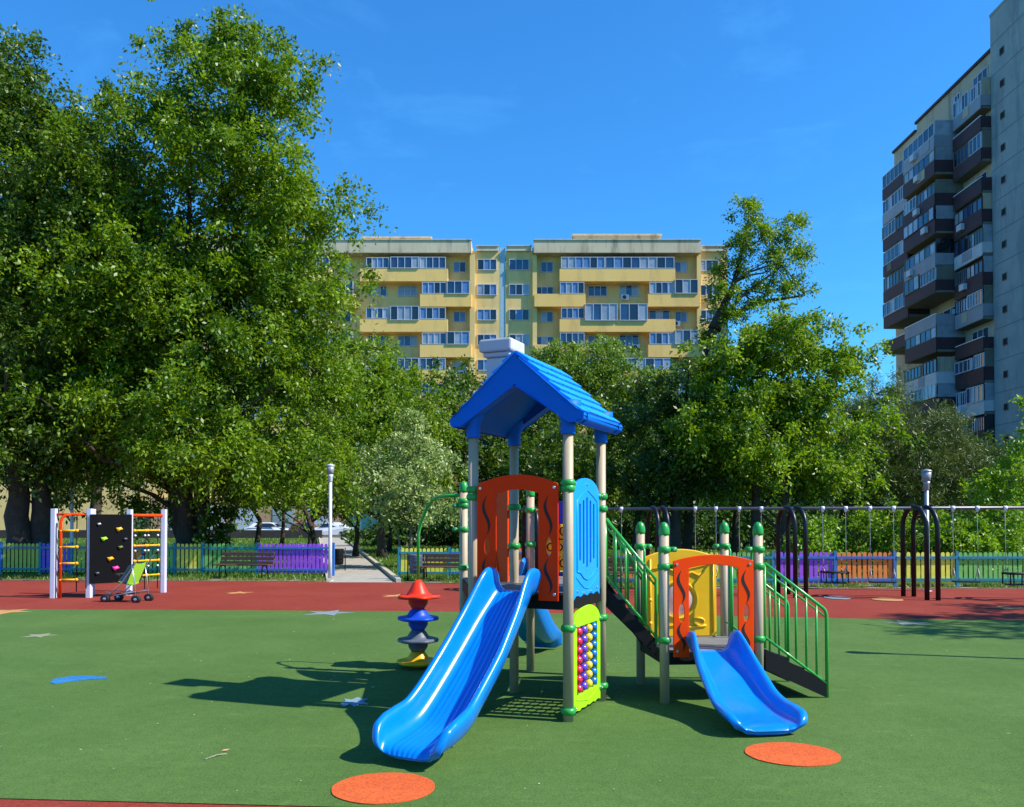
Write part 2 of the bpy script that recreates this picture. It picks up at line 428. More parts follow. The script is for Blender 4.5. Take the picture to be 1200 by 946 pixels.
# scattered petals and chips on the rubber
b = MB()
for i in range(420):
    X = random.uniform(-9, 9); Y = 5.6+random.random()**1.3*12
    s_ = random.uniform(.004, .014)*(1 if random.random() < .93 else 1.8); a = random.uniform(0, PI)
    p = [(math.cos(a+q)*s_*(1 if i2 % 2 else .55)+X, math.sin(a+q)*s_*(1 if i2 % 2 else .55)+Y) for i2, q in enumerate((0, PI/2, PI, 1.5*PI))]
    z = .0145 if Y < 15 else .015
    b.add([(x, y, z+random.uniform(0, .006)) for x, y in p], [(0, 1, 2, 3)])
o = b.build('fallen_petals', mat('dry_petal', (.45, .40, .27, 1), .8), kind='stuff'); tag(o, 'tiny pale fallen petals and chips scattered over the rubber floor', 'litter')
# two bits of litter
b = MB(); p = G(266, 880); b.add([(p.x-.025, p.y-.02, 0.016), (p.x+.02, p.y-.025, .02), (p.x+.03, p.y+.02, .022), (p.x-.02, p.y+.025, .016)], [(0, 1, 2, 3)])
tag(recenter(b.build('dry_leaf', mat('dead_leaf', (.6, .38, .18, 1), .8))), 'small curled tan leaf lying above the pale stick on green floor', 'leaf')
b = MB(); a0 = G(242, 891); a1 = G(268, 884.5); b.tube([a0+Vector((0, 0, .018)), (a0+a1)/2+Vector((0, .03, .022)), a1+Vector((0, 0, .018))], .006, 6)
tag(recenter(b.build('stick', M_pale)), 'thin pale stick lying on the green floor left of the tall slide', 'stick')
# ------------------------------------------------------------------ play structure
PS = thing('play_structure', 'blue roofed playground tower with blue slides, beige posts and green railings on green rubber', 'playground', (.9, 8.6, 0))
TH = math.radians(24)
av = Vector((math.sin(TH), math.cos(TH), 0)); rv = Vector((math.cos(TH), -math.sin(TH), 0)); UP = Vector((0, 0, 1))
Cn = Vector((.26, 8.2, 0)); h = .47
A = Cn-av*h+rv*h; B = Cn+av*h+rv*h; C = Cn-av*h-rv*h; D_ = Cn+av*h-rv*h
T = Vector((1.0, 9.75, 0)); E = Vector((.217, 10.06, 0)); E2 = Vector((-.55, 9.7, 0))
F = Vector((1.483, 8.33, 0)); Gp = Vector((2.425, 8.42, 0)); BL = Vector((1.395, 9.28, 0)); BR = Vector((2.33, 9.37, 0))
HZ = 1.14; LZ = .52
PR = .047

def post(p, top, cap=True, r=PR):
    b = MB(); b.tube([p+UP*0.0, p+UP*top], r, 24)
    o = b.build('post', M_post, PS)
    if cap:
        c = MB(); c.lathe(p+UP*top, [(r+.004, -.02), (r+.006, 0), (r+.006, .03), (r*1.0, .06), (r*.75, .088), (r*.4, .103), (.006, .108)], 24)
        c.build('cap', M_green, o)
    return o
def clamp(o, p, z, ang, big=1.0):
    """two-piece plastic clamp round a post with its ear towards the panel"""
    d = Vector((math.cos(ang), math.sin(ang), 0)); b = MB()
    b.lathe(p+UP*z, [(PR+.001, -.032), (PR+.010, -.028), (PR+.018, -.014), (PR+.020, 0), (PR+.018, .014), (PR+.010, .028), (PR+.001, .032)], 24)
    q = p+d*(PR+.045)+UP*z
    b.lathe(q, [(.001, -.026), (.03, -.024), (.04, -.008), (.04, .008), (.03, .024), (.001, .026)], 16)
    b.tube([p+d*.04+UP*z, q], [.028, .024], 10)
    side = Vector((-d.y, d.x, 0))
    b.tube([q-side*.046+UP*0, q-side*.038], .010, 8, mi=1); b.tube([q+side*.038, q+side*.046], .010, 8, mi=1)
    b.build('clamp', [M_green, M_screw], o)
def ang(p, q): return math.atan2(q.y-p.y, q.x-p.x)

pA = post(A, 2.70, False); pB = post(B, 2.70, False); pC = post(C, 2.70, False); pD = post(D_, 2.70, False)
pE = post(E, 2.08); pE2 = post(E2, 2.12); pT = post(T, 2.0)
pF = post(F, 1.66); pG = post(Gp, 1.66); pBL = post(BL, 1.66); pBR = post(BR, 1.66)
for z in (2.07,): clamp(pA, A, z, ang(A, C)); clamp(pC, C, z, ang(C, A))
clamp(pA, A, 2.12, ang(A, B)); clamp(pB, B, 2.02, ang(B, A)); clamp(pB, B, 1.90, ang(B, T))
clamp(pA, A, .83, ang(A, B)); clamp(pA, A, .10, ang(A, B)); clamp(pB, B, .83, ang(B, A)); clamp(pB, B, .16, ang(B, A))
clamp(pC, C, 2.0, ang(C, E2)); clamp(pD, D_, 1.92, ang(D_, E)); clamp(pD, D_, 1.52, ang(D_, E)); clamp(pE, E, 1.50, ang(E, D_)); clamp(pE2, E2, 1.95, PI); clamp(pE2, E2, 1.68, PI); clamp(pE2, E2, 1.25, ang(E2, C))
clamp(pE2, E2, 2.0, ang(E2, E)); clamp(pE, E, 1.9, ang(E, T))
for p_, q_, r_ in ((pF, F, Gp), (pG, Gp, F)):
    clamp(p_, q_, 1.50, ang(q_, r_)); clamp(p_, q_, 1.335, ang(q_, r_))
clamp(pBL, BL, 1.5, ang(BL, BR)); clamp(pBR, BR, 1.5, ang(BR, BL)); clamp(pF, F, .62, ang(F, BL)); clamp(pG, Gp, .62, ang(Gp, BR))

# decks
def deck(poly, z, th=.13):
    b = MB(); n = len(poly)
    b.add([p+UP*z for p in poly]+[p+UP*(z-.02) for p in poly], [tuple(range(n)), tuple(range(2*n-1, n-1, -1))]+[(k, k+n, (k+1) % n+n, (k+1) % n) for k in range(n)], 1)
    for k in range(n):
        p, q = poly[k], poly[(k+1) % n]
        b.beam(p+UP*(z-.02-th/2), q+UP*(z-.02-th/2), .03, th)
    o = b.build('deck', [M_deck, M_decktop], PS, fixn=True)
    # underframe bars
    c = MB(); ctr = sum(poly, Vector())/n
    for k in range(n): c.beam(poly[k]+UP*(z-.07), ctr+UP*(z-.07), .04, .05)
    c.build('underframe', M_deck, o)
    return o
deck([A, B, T, E, E2, C], HZ); deck([F, Gp, BR, BL], LZ, .12)

# roof
roofc = Cn
def RP(u, v, z): return roofc+rv*u+av*v+UP*z
def chevron(hw, ez, apz, th, er=.04):
    pts = []
    sl = math.atan2(apz-ez, hw); n = Vector((-math.sin(sl), math.cos(sl)))
    # right half outer: apex -> eave, rounded end, inner back to the apex
    out = [(.045, apz-.03), (hw*.97, ez+.045)]
    end = [(hw+.03, ez+.0), (hw+.025, ez-.045), (hw-.02, ez-.075), (hw-.09, ez-.06)]
    inn = [(.05, apz-th*1.15), (0.0, apz-th*1.05)]
    right = [(0, apz)]+out+end+inn
    left = [(-x, z) for x, z in right[1:-1]][::-1]
    return right+left
rb = MB()
hl = .585
for v0, v1, th in ((-hl, -hl+.11, .27), (-hl+.11, hl-.11, .12), (hl-.11, hl, .27)):
    ol = chevron(.615, 2.72, 3.275 if th < .2 else 3.28, th)
    rb.plate([(u, z) for u, z in ol], [], abs(v1-v0), RP(0, (v0+v1)/2, 0), rv, UP)
roof = rb.build('roof', M_roofb, PS, bevel=.035)
for f in roof.data.polygons: f.use_smooth = True
roof.data.polygons.foreach_set('use_smooth', [True]*len(roof.data.polygons))
wn = roof.modifiers.new('wn', 'WEIGHTED_NORMAL'); wn.keep_sharp = True
for s_ in (-1, 1):
    sb = MB(); rows = 6
    e0 = Vector((.625*s_, 2.735)); e1 = Vector((.02*s_, 3.31))
    du = (e1-e0); Ls = du.length; t = du.normalized(); nn = Vector((t.y*s_*-1, t.x*s_)) if s_ < 0 else Vector((t.y, -t.x))
    if nn.y < 0: nn = -nn
    for r in range(rows):
        ncol = 5; off = .5 if r % 2 else 0
        for c in range(ncol+1):
            v0 = max(-hl+.01, -hl+(c-off)*2*hl/ncol); v1 = min(hl-.01, -hl+(c+1-off)*2*hl/ncol)
            if v1-v0 < .03: continue
            v0 += .008; v1 -= .008
            a0 = e0+t*(r*Ls/rows-.0); a1 = e0+t*((r+1)*Ls/rows+.01)
            lo = .026+.006*random.random(); hi = .004
            vs = []
            for (q, hgt) in ((a0, lo), (a1, hi)):
                for v in (v0, v1):
                    for k in (hgt, -.02):
                        z2 = q+nn*k; vs.append(RP(z2.x, v, z2.y))
            sb.add(vs, [(0, 2, 6, 4), (1, 5, 7, 3), (0, 1, 3, 2), (4, 6, 7, 5), (0, 4, 5, 1), (2, 3, 7, 6)])
    sb.build('shingles', mat('shingle_blue_plastic', (.003, .30, .86, 1), .38, var=.08, vscale=8), roof, bevel=.006, fixn=True)
rg = MB(); rg.tube([RP(0, -hl+.02, 3.29), RP(0, hl-.02, 3.29)], .028, 10); rg.build('ridge_cap', M_roofb, roof)
# sleeves
for p in (A, B, C, D_):
    s_ = MB(); s_.lathe(p+UP*2.55, [(.062, 0), (.066, .01), (.066, .12), (.085, .16), (.115, .22), (.12, .30)], 24)
    s_.build('post_sleeve', M_roofb, roof)
# chimney
ch = MB(); cc = RP(-.42, .06, 0)
for z0, z1, w0 in ((2.9, 3.38, .12), (3.38, 3.43, .145), (3.43, 3.555, .175)):
    ch.box(cc+UP*(z0+z1)/2, (2*w0, 2*w0, z1-z0), -TH)
ch.build('chimney', M_chim, roof, bevel=.02)

# ---- flat panels
def scurve(u0, w0, w1, wid, n=12, flip=1):
    """flame-like S groove as a closed outline"""
    L_ = []; R_ = []
    for i in range(n+1):
        t = i/n; w_ = w0+(w1-w0)*t; u = u0+flip*.030*math.sin(t*2*PI*.95+.3); k = wid*math.sin(PI*min(.98, max(.02, t)))**.8
        L_.append((u-k/2, w_)); R_.append((u+k/2, w_))
    return L_+R_[::-1]
def oval(u, w_, a, b, n=16): return [(u+a*math.cos(2*PI*k/n), w_+b*math.sin(2*PI*k/n)) for k in range(n)]
def arch_outline(W_, H0, H1, n=14, foot=None):
    """width W_, side height H0, arch crown H1"""
    pts = [(-W_/2, 0), (W_/2, 0)]
    R = ((W_/2)**2+(H1-H0)**2)/(2*(H1-H0)); cz = H1-R; a = math.asin(W_/2/R)
    pts += [(R*math.sin(a-2*a*i/n), cz+R*math.cos(a-2*a*i/n)) for i in range(n+1)]
    return pts
def arch_panel(p, q, z0, W_, H0, H1, leg, openH, name, m, off=.0, lz=.0):
    mid = (p+q)/2; U = (q-p).normalized(); N_ = Vector((U.y, -U.x, 0))
    n = 10; iw = W_/2-leg
    outl = [(-W_/2, 0), (-iw, 0), (-iw, openH)]
    # inner arch
    outl += [(-iw+2*iw*i/n, openH+.035*math.sin(PI*i/n)) for i in range(1, n)]
    outl += [(iw, openH), (iw, 0), (W_/2, 0)]
    R = ((W_/2)**2+(H1-H0)**2)/(2*(H1-H0)); cz = H1-R; a = math.asin(W_/2/R)
    outl += [(R*math.sin(a-2*a*i/16), cz+R*math.cos(a-2*a*i/16)) for i in range(17)]
    holes = []
    for s_ in (-1, 1):
        uc = s_*(iw+leg/2)
        holes.append(oval(uc+.004, H0*.46, .030, .085))
    b = MB(); b.plate(outl, holes, .022, mid+UP*z0+N_*off, U, UP)
    o = b.build(name, m, PS, bevel=.004)
    for s_ in (-1, 1):
        uc = s_*(iw+leg/2)
        for (w0, w1) in ((H0*.56, H0*.90), (H0*.06, H0*.36)):
            g = MB(); g.plate(scurve(uc, w0, w1, .034), [], .026, mid+UP*z0+N_*off, U, UP)
            g.build('routed_flame', M_groove, o)
    k = MB()
    for s_ in (-1, 1):
        for w_ in (.06, H0-.03): 
            c = mid+UP*(z0+w_)+U*s_*(W_/2-.035)+N_*(off+.011)
            k.tube([c, c+N_*.008], .013, 10)
    k.build('bolt', M_screw, o)
    return o
arch_panel(C, A, HZ-.07, .80, 1.04, 1.13, .19, .96, 'arch_panel', M_orange, off=.055)
arch_panel(F, Gp, LZ-.06, .80, .93, .99, .155, .86, 'arch_panel', M_orange2, off=.055)

# solid orange leaf-relief panel at the back of the high deck
U = (D_-E2).normalized(); m0 = D_+(E2-D_)*.44
b = MB(); b.plate(arch_outline(.78, 1.02, 1.10), [oval(.13, .42, .035, .13)], .022, m0+UP*(HZ-.03)-U*.04, U, UP)
o = b.build('back_panel', M_orange2, PS, bevel=.004)
g = MB(); Nn = Vector((U.y, -U.x, 0))
for k in range(4):
    pts = [m0-U*.04+UP*(HZ+.60+.1*k)+U*(-.16+.34*i/8)+UP*(.09*math.sin(PI*i/8))+Nn*.013 for i in range(9)]
    g.tube(pts, .006, 6)
pts = [m0-U*.04+UP*(HZ+.1+.5*math.sin(PI*i/14))+U*(-.2+.42*i/14)+Nn*.013 for i in range(15)]
g.tube(pts, .008, 6)
g.build('relief_line', M_orange, o)

# blue grooved panel A-B
U = (B-A).normalized(); mAB = (A+B)/2; Nn = Vector((U.y, -U.x, 0))
W_ = .74
R = ((W_/2)**2+.10**2)/(2*.10)
outl = []
for i in range(13):
    t = i/12; outl.append((-W_/2+W_*t, .018*abs(math.sin(t*PI*4))-.02*(1 if i in (0, 12) else 0)+.0))
outl += [(W_/2, .93)]+[(W_/2*math.cos(PI*i/14), .93+.17*math.sin(PI*i/14)) for i in range(1, 14)]+[(-W_/2, .93)]
holes = []
for k in range(5):
    uc = (k-2)*.098; lo = .33-.035*(2-abs(k-2)); hi = .86+.03*(2-abs(k-2))
    holes.append(rounded(uc-.021, uc+.021, lo, hi, .018))
b = MB(); b.plate(outl, holes, .035, mAB+UP*(HZ-.06), U, UP)
o = b.build('grooved_panel', M_blue2, PS, bevel=.006)
b = MB(); b.plate([(-.27, .25), (.27, .25), (.27, .92), (-.27, .92)], [], .008, mAB+UP*(HZ-.06)-Nn*.003, U, UP); b.build('groove_back', mat('deep_blue_plastic', (.005, .13, .62, 1), .35), o)
g = MB()
g.tube([mAB+UP*(HZ-.06)+U*u+UP*w_+Nn*.018 for u, w_ in ((-.29, .24), (-.2, .225), (-.1, .17), (0, .15), (.1, .17), (.2, .225), (.29, .24))], .009, 8)
g.tube([mAB+UP*(HZ-.06)+U*u+UP*w_+Nn*.018 for u, w_ in ((-.31, .19), (-.2, .13), (-.1, .085), (0, .07), (.1, .085), (.2, .13), (.31, .19))], .007, 8)
g.tube([mAB+UP*(HZ-.06)+U*u+UP*w_+Nn*.018 for u, w_ in ((-.29, .24), (-.29, .88), (-.18, .93), (0, .99), (.18, .93), (.29, .88), (.29, .24))], .007, 8)
g.build('relief_line', M_blue2, o)
k = MB()
for u, w_ in ((-.28, .06), (-.1, .035), (.1, .035), (.28, .06), (0, 1.04)):
    c = mAB+UP*(HZ-.06+w_)+U*u+Nn*.018; k.tube([c, c+Nn*.007], .012, 8)
k.build('bolt', M_screw, o)

# abacus panel A-B low
W_ = .76
outl = []
for i in range(15):
    t = i/14; outl.append((-W_/2+W_*t, .0+.022*abs(math.sin(t*PI*5))))
outl += [(W_/2, .78)]+[(W_/2*math.cos(PI*i/16)*1.0, .78+.17*math.sin(PI*i/16)) for i in range(1, 16)]+[(-W_/2, .78)]
hole = [(-.29, .15), (.29, .15), (.29, .77), (-.29, .77)]
b = MB(); z0 = .045
b.plate(outl, [hole], .04, mAB+UP*z0, U, UP)
o = b.build('abacus_panel', M_lime, PS, bevel=.006)
g = MB(); g.tube([mAB+UP*z0+U*u+UP*w_+Nn*.02 for u, w_ in ((-.30, .12), (-.15, .09), (0, .07), (.15, .09), (.30, .12))], .007, 8); g.build('relief_line', M_lime, o)
bc = [mat('bead_red', (.72, .015, .05, 1), .25, coat=.4), mat('bead_purple', (.12, .05, .50, 1), .25, coat=.4), mat('bead_yellow', (.80, .58, .02, 1), .25, coat=.4), mat('bead_blue', (.01, .16, .45, 1), .25, coat=.4)]
bn = ['red bead', 'purple bead', 'yellow bead', 'dark blue bead']
for r in range(7):
    rod = MB(); zz = z0+.205+r*.0865
    rod.tube([mAB+U*-.29+UP*zz, mAB+U*.29+UP*zz], .006, 8); rod.build('rod', M_screw, o)
for c in range(4):
    for r in range(7):
        s_ = MB(); s_.ball(mAB+U*(-.215+.1433*c)+UP*(z0+.205+r*.0865), .0425 if 0 else .0428)
        # beads are a little wider along the rod
        q = s_.build('bead', bc[c], o); q['label'] = bn[c]

# tic-tac-toe panel T-E
U = (T-E).normalized(); mTE = E+(T-E)*.5; Nn = Vector((U.y, -U.x, 0))
b = MB(); W_ = .60
b.plate(rounded(-W_/2, W_/2, 0, .88, .05), [rounded(-.235, .235, .06, .62, .01)], .05, mTE+UP*(HZ-.02), U, UP)
o = b.build('noughts_and_crosses_panel', M_navy, PS, bevel=.006)
for r in range(3):
    for c in range(3):
        s_ = MB(); p = mTE+UP*(HZ+.04+.105+r*.185)+U*((c-1)*.155)
        s_.tube([p-UP*.083, p+UP*.083], .062, 18); q = s_.build('turning_cylinder', M_yellow, o)
        for nrm in (Nn, -Nn):
            mk = MB(); pc = p+nrm*.063
            if (r+c) % 2 == 0:
                mk.tube([pc+U*-.03+UP*-.04, pc+U*.03+UP*.04], .008, 6); mk.tube([pc+U*-.03+UP*.04, pc+U*.03+UP*-.04], .008, 6)
            else:
                mk.tube([pc+U*.035*math.cos(a)+UP*.045*math.sin(a) for a in [2*PI*i/14 for i in range(15)]], .007, 6, cap=False)
            # marks are raised on the cylinder; merged to it
            mk.build('mark', M_deck, o)

# yellow bubble panel at the back of the low deck
U = (BR-BL).normalized(); mm = (BL+BR)/2; Nn = Vector((U.y, -U.x, 0))
b = MB(); b.plate(arch_outline(.80, .86, .95), [oval(-.03, .40, .17, .17, 28)], .05, mm+UP*(LZ+.0)+U*-.03, U, UP)
o = b.build('bubble_panel', M_yellow, PS, bevel=.010)
g = MB(); c0 = mm+U*-.03+UP*(LZ)
def Q(u, w_, n=.028): return c0+U*u+UP*w_+Nn*n
g.tube([Q(-.03+.20*math.cos(2*PI*i/28), .40+.20*math.sin(2*PI*i/28)) for i in range(29)], .016, 8, cap=False)
g.tube([Q(-.34, .72), Q(-.2, .76), Q(-.05, .70), Q(.1, .74), Q(.34, .80)], .013, 8)
g.tube([Q(-.34, .04), Q(-.34, .84)], .012, 8); g.tube([Q(.36, .04), Q(.36, .84)], .012, 8)
g.tube([Q(.05, .66), Q(.12, .70), Q(.2, .66), Q(.26, .71)], .014, 8)
g.tube([Q(.2+.06*math.cos(2*PI*i/12), .16+.04*math.sin(2*PI*i/12)) for i in range(13)], .011, 8, cap=False)
g.tube([Q(-.2, .10), Q(-.05, .13), Q(.1, .10), Q(.28, .12)], .012, 8)
for w_ in (.15, .4, .65): g.ball(Q(-.34, w_), .022)
g.build('relief_line', M_yellow, o)
g = MB(); g.lathe((0, 0, 0), [(.17, 0), (.15, .05), (.11, .085), (.06, .105), (.001, .11)], 24)
M3 = Matrix((U, UP, Nn)).transposed()
g.v = [tuple(M3 @ Vector(v)+Q(-.03, .40, .0)) for v in g.v]
g.build('clear_bubble', mat('clear_dome', (.75, .72, .7, 1), .08, alpha=.35, spec=.8), o)

# ---- railings and stairs
def stair(a0, a1, b0, b1, z0, z1, steps):
    """a0->a1 near edge from high to low, b0->b1 far edge"""
    o = MB()
    for s, e in ((a0, a1), (b0, b1)):
        d = (e-s)
        pts = [s+UP*(z0-.0), e+UP*(z1+.08), e+UP*(z1-.08), s+UP*(z0-.2)]
        n = Vector((-d.y, d.x, 0)).normalized()*.012
        vs = [p+n for p in pts]+[p-n for p in pts]
        o.add(vs, [(0, 1, 2, 3), (7, 6, 5, 4), (0, 4, 5, 1), (1, 5, 6, 2), (2, 6, 7, 3), (3, 7, 4, 0)])
    for k in range(1, steps+1):
        t = k/(steps+1); zz = z0+(z1-z0)*t
        p = a0.lerp(a1, t); q = b0.lerp(b1, t); dd = (a1-a0).normalized()
        o.beam(p+UP*zz, q+UP*zz, (a1-a0).length/(steps+1)*1.05, .025)
        o.beam(p+UP*(zz-.06)+dd*.07, q+UP*(zz-.06)+dd*.07, .008, .11)
    return o.build('stair', M_deck, PS, fixn=True)
def railing(s, e, zs, ze, H, nb, endpost=False, zfoot=0.0):
    """s top, e bottom; zs ze walking heights"""
    b = MB(); r = .0135; rt = .017
    top0 = s+UP*(zs+H); top1 = e+UP*(ze+H)
    lo0 = s+UP*(zs+.09); lo1 = e+UP*(ze+.09)
    if endpost:
        d = (top1-top0).normalized(); v = e-s; v.z = 0; v.normalize()
        pts = [top0, top1-d*.05, top1-d*.02-UP*.008, top1-UP*.04, e+UP*.0]
        b.tube(pts, rt, 12)
    else:
        b.tube([top0, top1, e+UP*(ze+.02)], rt, 12)
    b.tube([s+UP*(zs-.02), top0], r, 10)
    m0 = top0-UP*.07; m1 = top1-UP*.07
    b.tube([m0, m1], .010, 8)
    b.tube([lo0, lo1], r, 10)
    for k in range(1, nb+1):
        t = k/(nb+1); b.tube([lo0.lerp(lo1, t), top0.lerp(top1, t)], .0115, 10)
    return b.build('railing', M_rail, PS)
s0, s1 = Vector((.93, 8.50, 0)), Vector((1.43, 8.50, 0)); t0, t1 = Vector((1.03, 9.28, 0)), Vector((1.40, 9.18, 0))
stair(s0, s1, t0, t1, HZ-.01, LZ, 3)
railing(s0, s1, HZ, LZ+.02, .66, 4); railing(t0, t1, HZ, LZ+.02, .66, 4)
q0, q1 = Vector((2.50, 8.46, 0)), Vector((3.15, 8.57, 0)); w0, w1 = Vector((2.40, 9.33, 0)), Vector((3.04, 9.42, 0))
stair(q0, q1, w0, w1, LZ-.01, .0+.09, 3)
railing(q0, q1, LZ+.02, .06, .82, 5, True); railing(w0, w1, LZ+.02, .06, .82, 5, True)
# short loop rails on the low deck sides
for p, q in ((F, BL), (Gp, BR)):
    d = (q-p).normalized()
    for (u, dz) in ((p, 1), (q, -1)):
        b = MB(); x = u+d*dz*.06; y = u+d*dz*.17
        b.tube([x+UP*1.49, x+d*dz*.05+UP*1.50, y+UP*1.46, y+UP*1.38, y+UP*(LZ+.02)], .013, 10)
        b.tube([x+UP*(LZ+.15), y+UP*(LZ+.15)], .010, 8)
        b.build('grab_rail', M_rail, PS)

# ---- slides
def slide(name, pts, w0, w1, m, hgt=1.0, label=None, rib=1.0):
    """pts: list of (distance point, z, rim scale). Closed U section swept down the chute"""
    half_in = [(.012*j, .0035*rib*(1-math.cos(j*PI*.5))) for j in range(14)]+[(.172, .010), (.20, .030), (.222, .07), (.232, .12), (.240, .155), (.252, .178), (.272, .190), (.292, .186), (.306, .168), (.310, .145)]
    half_out = [(.300, .11), (.283, .06), (.255, .0), (.21, -.035), (.12, -.045), (0, -.045)]
    sec = [(-u, v) for u, v in half_in[::-1]]+[(u, v) for u, v in half_in[1:]]+half_out+[(-u, v) for u, v in half_out[:-1][::-1]]
    # sec is closed: left rim -> bed -> right rim -> underside -> back
    P3 = [Vector(p[0]) for p in pts]; n = len(P3)
    # resample with Catmull-Rom
    Q_ = []; HS = []; WS = []
    for i in range(n-1):
        p0 = P3[max(i-1, 0)]; p1 = P3[i]; p2 = P3[i+1]; p3 = P3[min(i+2, n-1)]
        for k in range(6):
            t = k/6
            Q_.append(.5*((2*p1)+(p2-p0)*t+(2*p0-5*p1+4*p2-p3)*t*t+(3*p1-p0-3*p2+p3)*t**3))
            HS.append(pts[i][1]*(1-t)+pts[i+1][1]*t); WS.append(pts[i][2]*(1-t)+pts[i+1][2]*t)
    Q_.append(P3[-1]); HS.append(pts[-1][1]); WS.append(pts[-1][2])
    dirh = (P3[-1]-P3[0]); dirh.z = 0; dirh.normalize(); side = Vector((dirh.y, -dirh.x, 0))
    vs = []; k = len(sec); m_ = len(Q_)
    for i, q in enumerate(Q_):
        t = (Q_[min(i+1, m_-1)]-Q_[max(i-1, 0)]).normalized(); nn = side.cross(t).normalized()
        if nn.z < 0: nn = -nn
        ws = (w0+(w1-w0)*i/(m_-1))/.62*WS[i]
        for u, v in sec:
            vv = v*(HS[i] if v > .012 else 1)
            cf_ = max(0, (i/(m_-1)-.62)/.38)**1.5
            vs.append(q+side*u*ws+nn*vv-dirh*(.07*cf_*abs(u/.31)**3))
    fs = []
    for i in range(m_-1):
        for j in range(k):
            j2 = (j+1) % k; fs.append((i*k+j, i*k+j2, (i+1)*k+j2, (i+1)*k+j))
    fs.append(tuple(range(k))[::-1]); fs.append(tuple((m_-1)*k+j for j in range(k)))
    b = MB(); b.add(vs, fs, 0, True)
    o = b.build(name, m, PS, fixn=True)
    o.data.polygons[len(fs)-1].use_smooth = False; o.data.polygons[len(fs)-2].use_smooth = False
    if label: o['label'] = label
    return o, Q_, side
def chute(start, dr, prof):
    return [(start+dr*s+UP*z, hs, ws) for s, z, hs, ws in prof]
d1 = Vector((-.455, -.89, 0)).normalized(); st = (A+C)/2+d1*.045
slide('slide', chute(st, d1, [(0, HZ+.01, .9, .86), (.10, HZ+.0, 1.25, .84), (.22, HZ-.09, 1.15, .88), (.42, HZ-.26, 1.0, .94), (.75, HZ-.54, .95, 1), (1.08, .36, .95, 1), (1.28, .235, .98, 1.02), (1.46, .185, 1.0, 1.06), (1.60, .162, .97, 1.07), (1.70, .148, .84, 1.04), (1.755, .125, .56, .95), (1.785, .090, .26, .80)]), .57, .66, M_blue, label='tall glossy blue slide')
mFG = F*.54+Gp*.46; d2 = Vector((.15, -.985, 0)).normalized(); st2 = mFG+d2*.05+Vector((0, 0, 0))
slide('slide', chute(st2, d2, [(0, LZ+.01, .8, .84), (.09, LZ+.0, 1.15, .84), (.2, LZ-.06, 1.0, .9), (.40, LZ-.17, .75, .97), (.7, .19, .62, 1.0), (.9, .125, .6, 1.04), (1.08, .105, .62, 1.06), (1.22, .10, .55, 1.04), (1.30, .088, .38, .96), (1.335, .065, .16, .82)]), .59, .73, M_blue, label='short blue slide', rib=0)
d3 = Vector((.27, .96, 0)).normalized(); st3 = E+(T-E)*.22+d3*.04
slide('slide', chute(E2*.4+E*.6+d3*.05, d3, [(0, HZ, .9, .9), (.1, HZ, 1.1, .9), (.25, HZ-.1, 1.1, .9), (.7, HZ-.45, 1, 1), (1.2, .35, 1, 1), (1.5, .2, 1, 1), (1.8, .15, .7, 1), (1.9, .06, .3, .95)]), .5, .55, M_blue, label='blue slide behind the tower')
# slide supports
b = MB()
p = st2+d2*.95; b.tube([p+UP*.0, p+UP*.08], .03, 10); b.build('slide_foot', M_galv, PS)
b = MB(); p = st+d1*1.15; b.tube([p, p+UP*.27], .022, 12); b.build('slide_foot', M_post, PS)

# ---- stacked disc climber
X0 = Vector((-1.13, 10.3, 0))
b = MB(); b.tube([X0, X0+UP*.98], .022, 12)
pipe = [X0+UP*.96, X0+UP*1.62, X0+Vector((.03, -.03, 1.74)), X0+Vector((.12, -.12, 1.94)), X0+Vector((.19, -.2, 2.02)), X0+Vector((.28, -.3, 2.06)), E2+Vector((-.02, .0, 2.07))]
b.tube(pipe, .019, 14); cl = b.build('climber_pole', M_rail, PS)
def bulge(th, r): return .10*math.cos(5*th) if r > .17 else 0
def bulge2(th, r): return .04*math.cos(6*th) if r > .17 else 0
for nm, z, m, top, rr in (('amber', .085, M_amber, .17, .24), ('grey', .345, M_grey, .16, .232), ('navy', .605, M_navy, .15, .232), ('red', .865, M_red, .20, .235)):
    b = MB(); R_ = rr
    b.lathe(X0+UP*z, [(.03, -.15 if nm != 'amber' else -.07), (.075, -.145 if nm != 'amber' else -.065), (.115, -.085 if nm != 'amber' else -.05), (.12, -.04), (.14, -.024), (R_*.82, -.028), (R_, -.022), (R_*1.04, -.004), (R_*1.0, .018), (R_*.8, .016), (.14, .02), (.125, .05), (.10, .09), (.065, top*.8), (.026, top)], 40, sq=bulge2 if nm != 'red' else bulge)
    q = b.build('climbing_disc', m, PS); q['label'] = {'amber': 'amber yellow disc at the bottom', 'grey': 'dark grey disc', 'navy': 'dark blue disc', 'red': 'red top disc'}[nm]
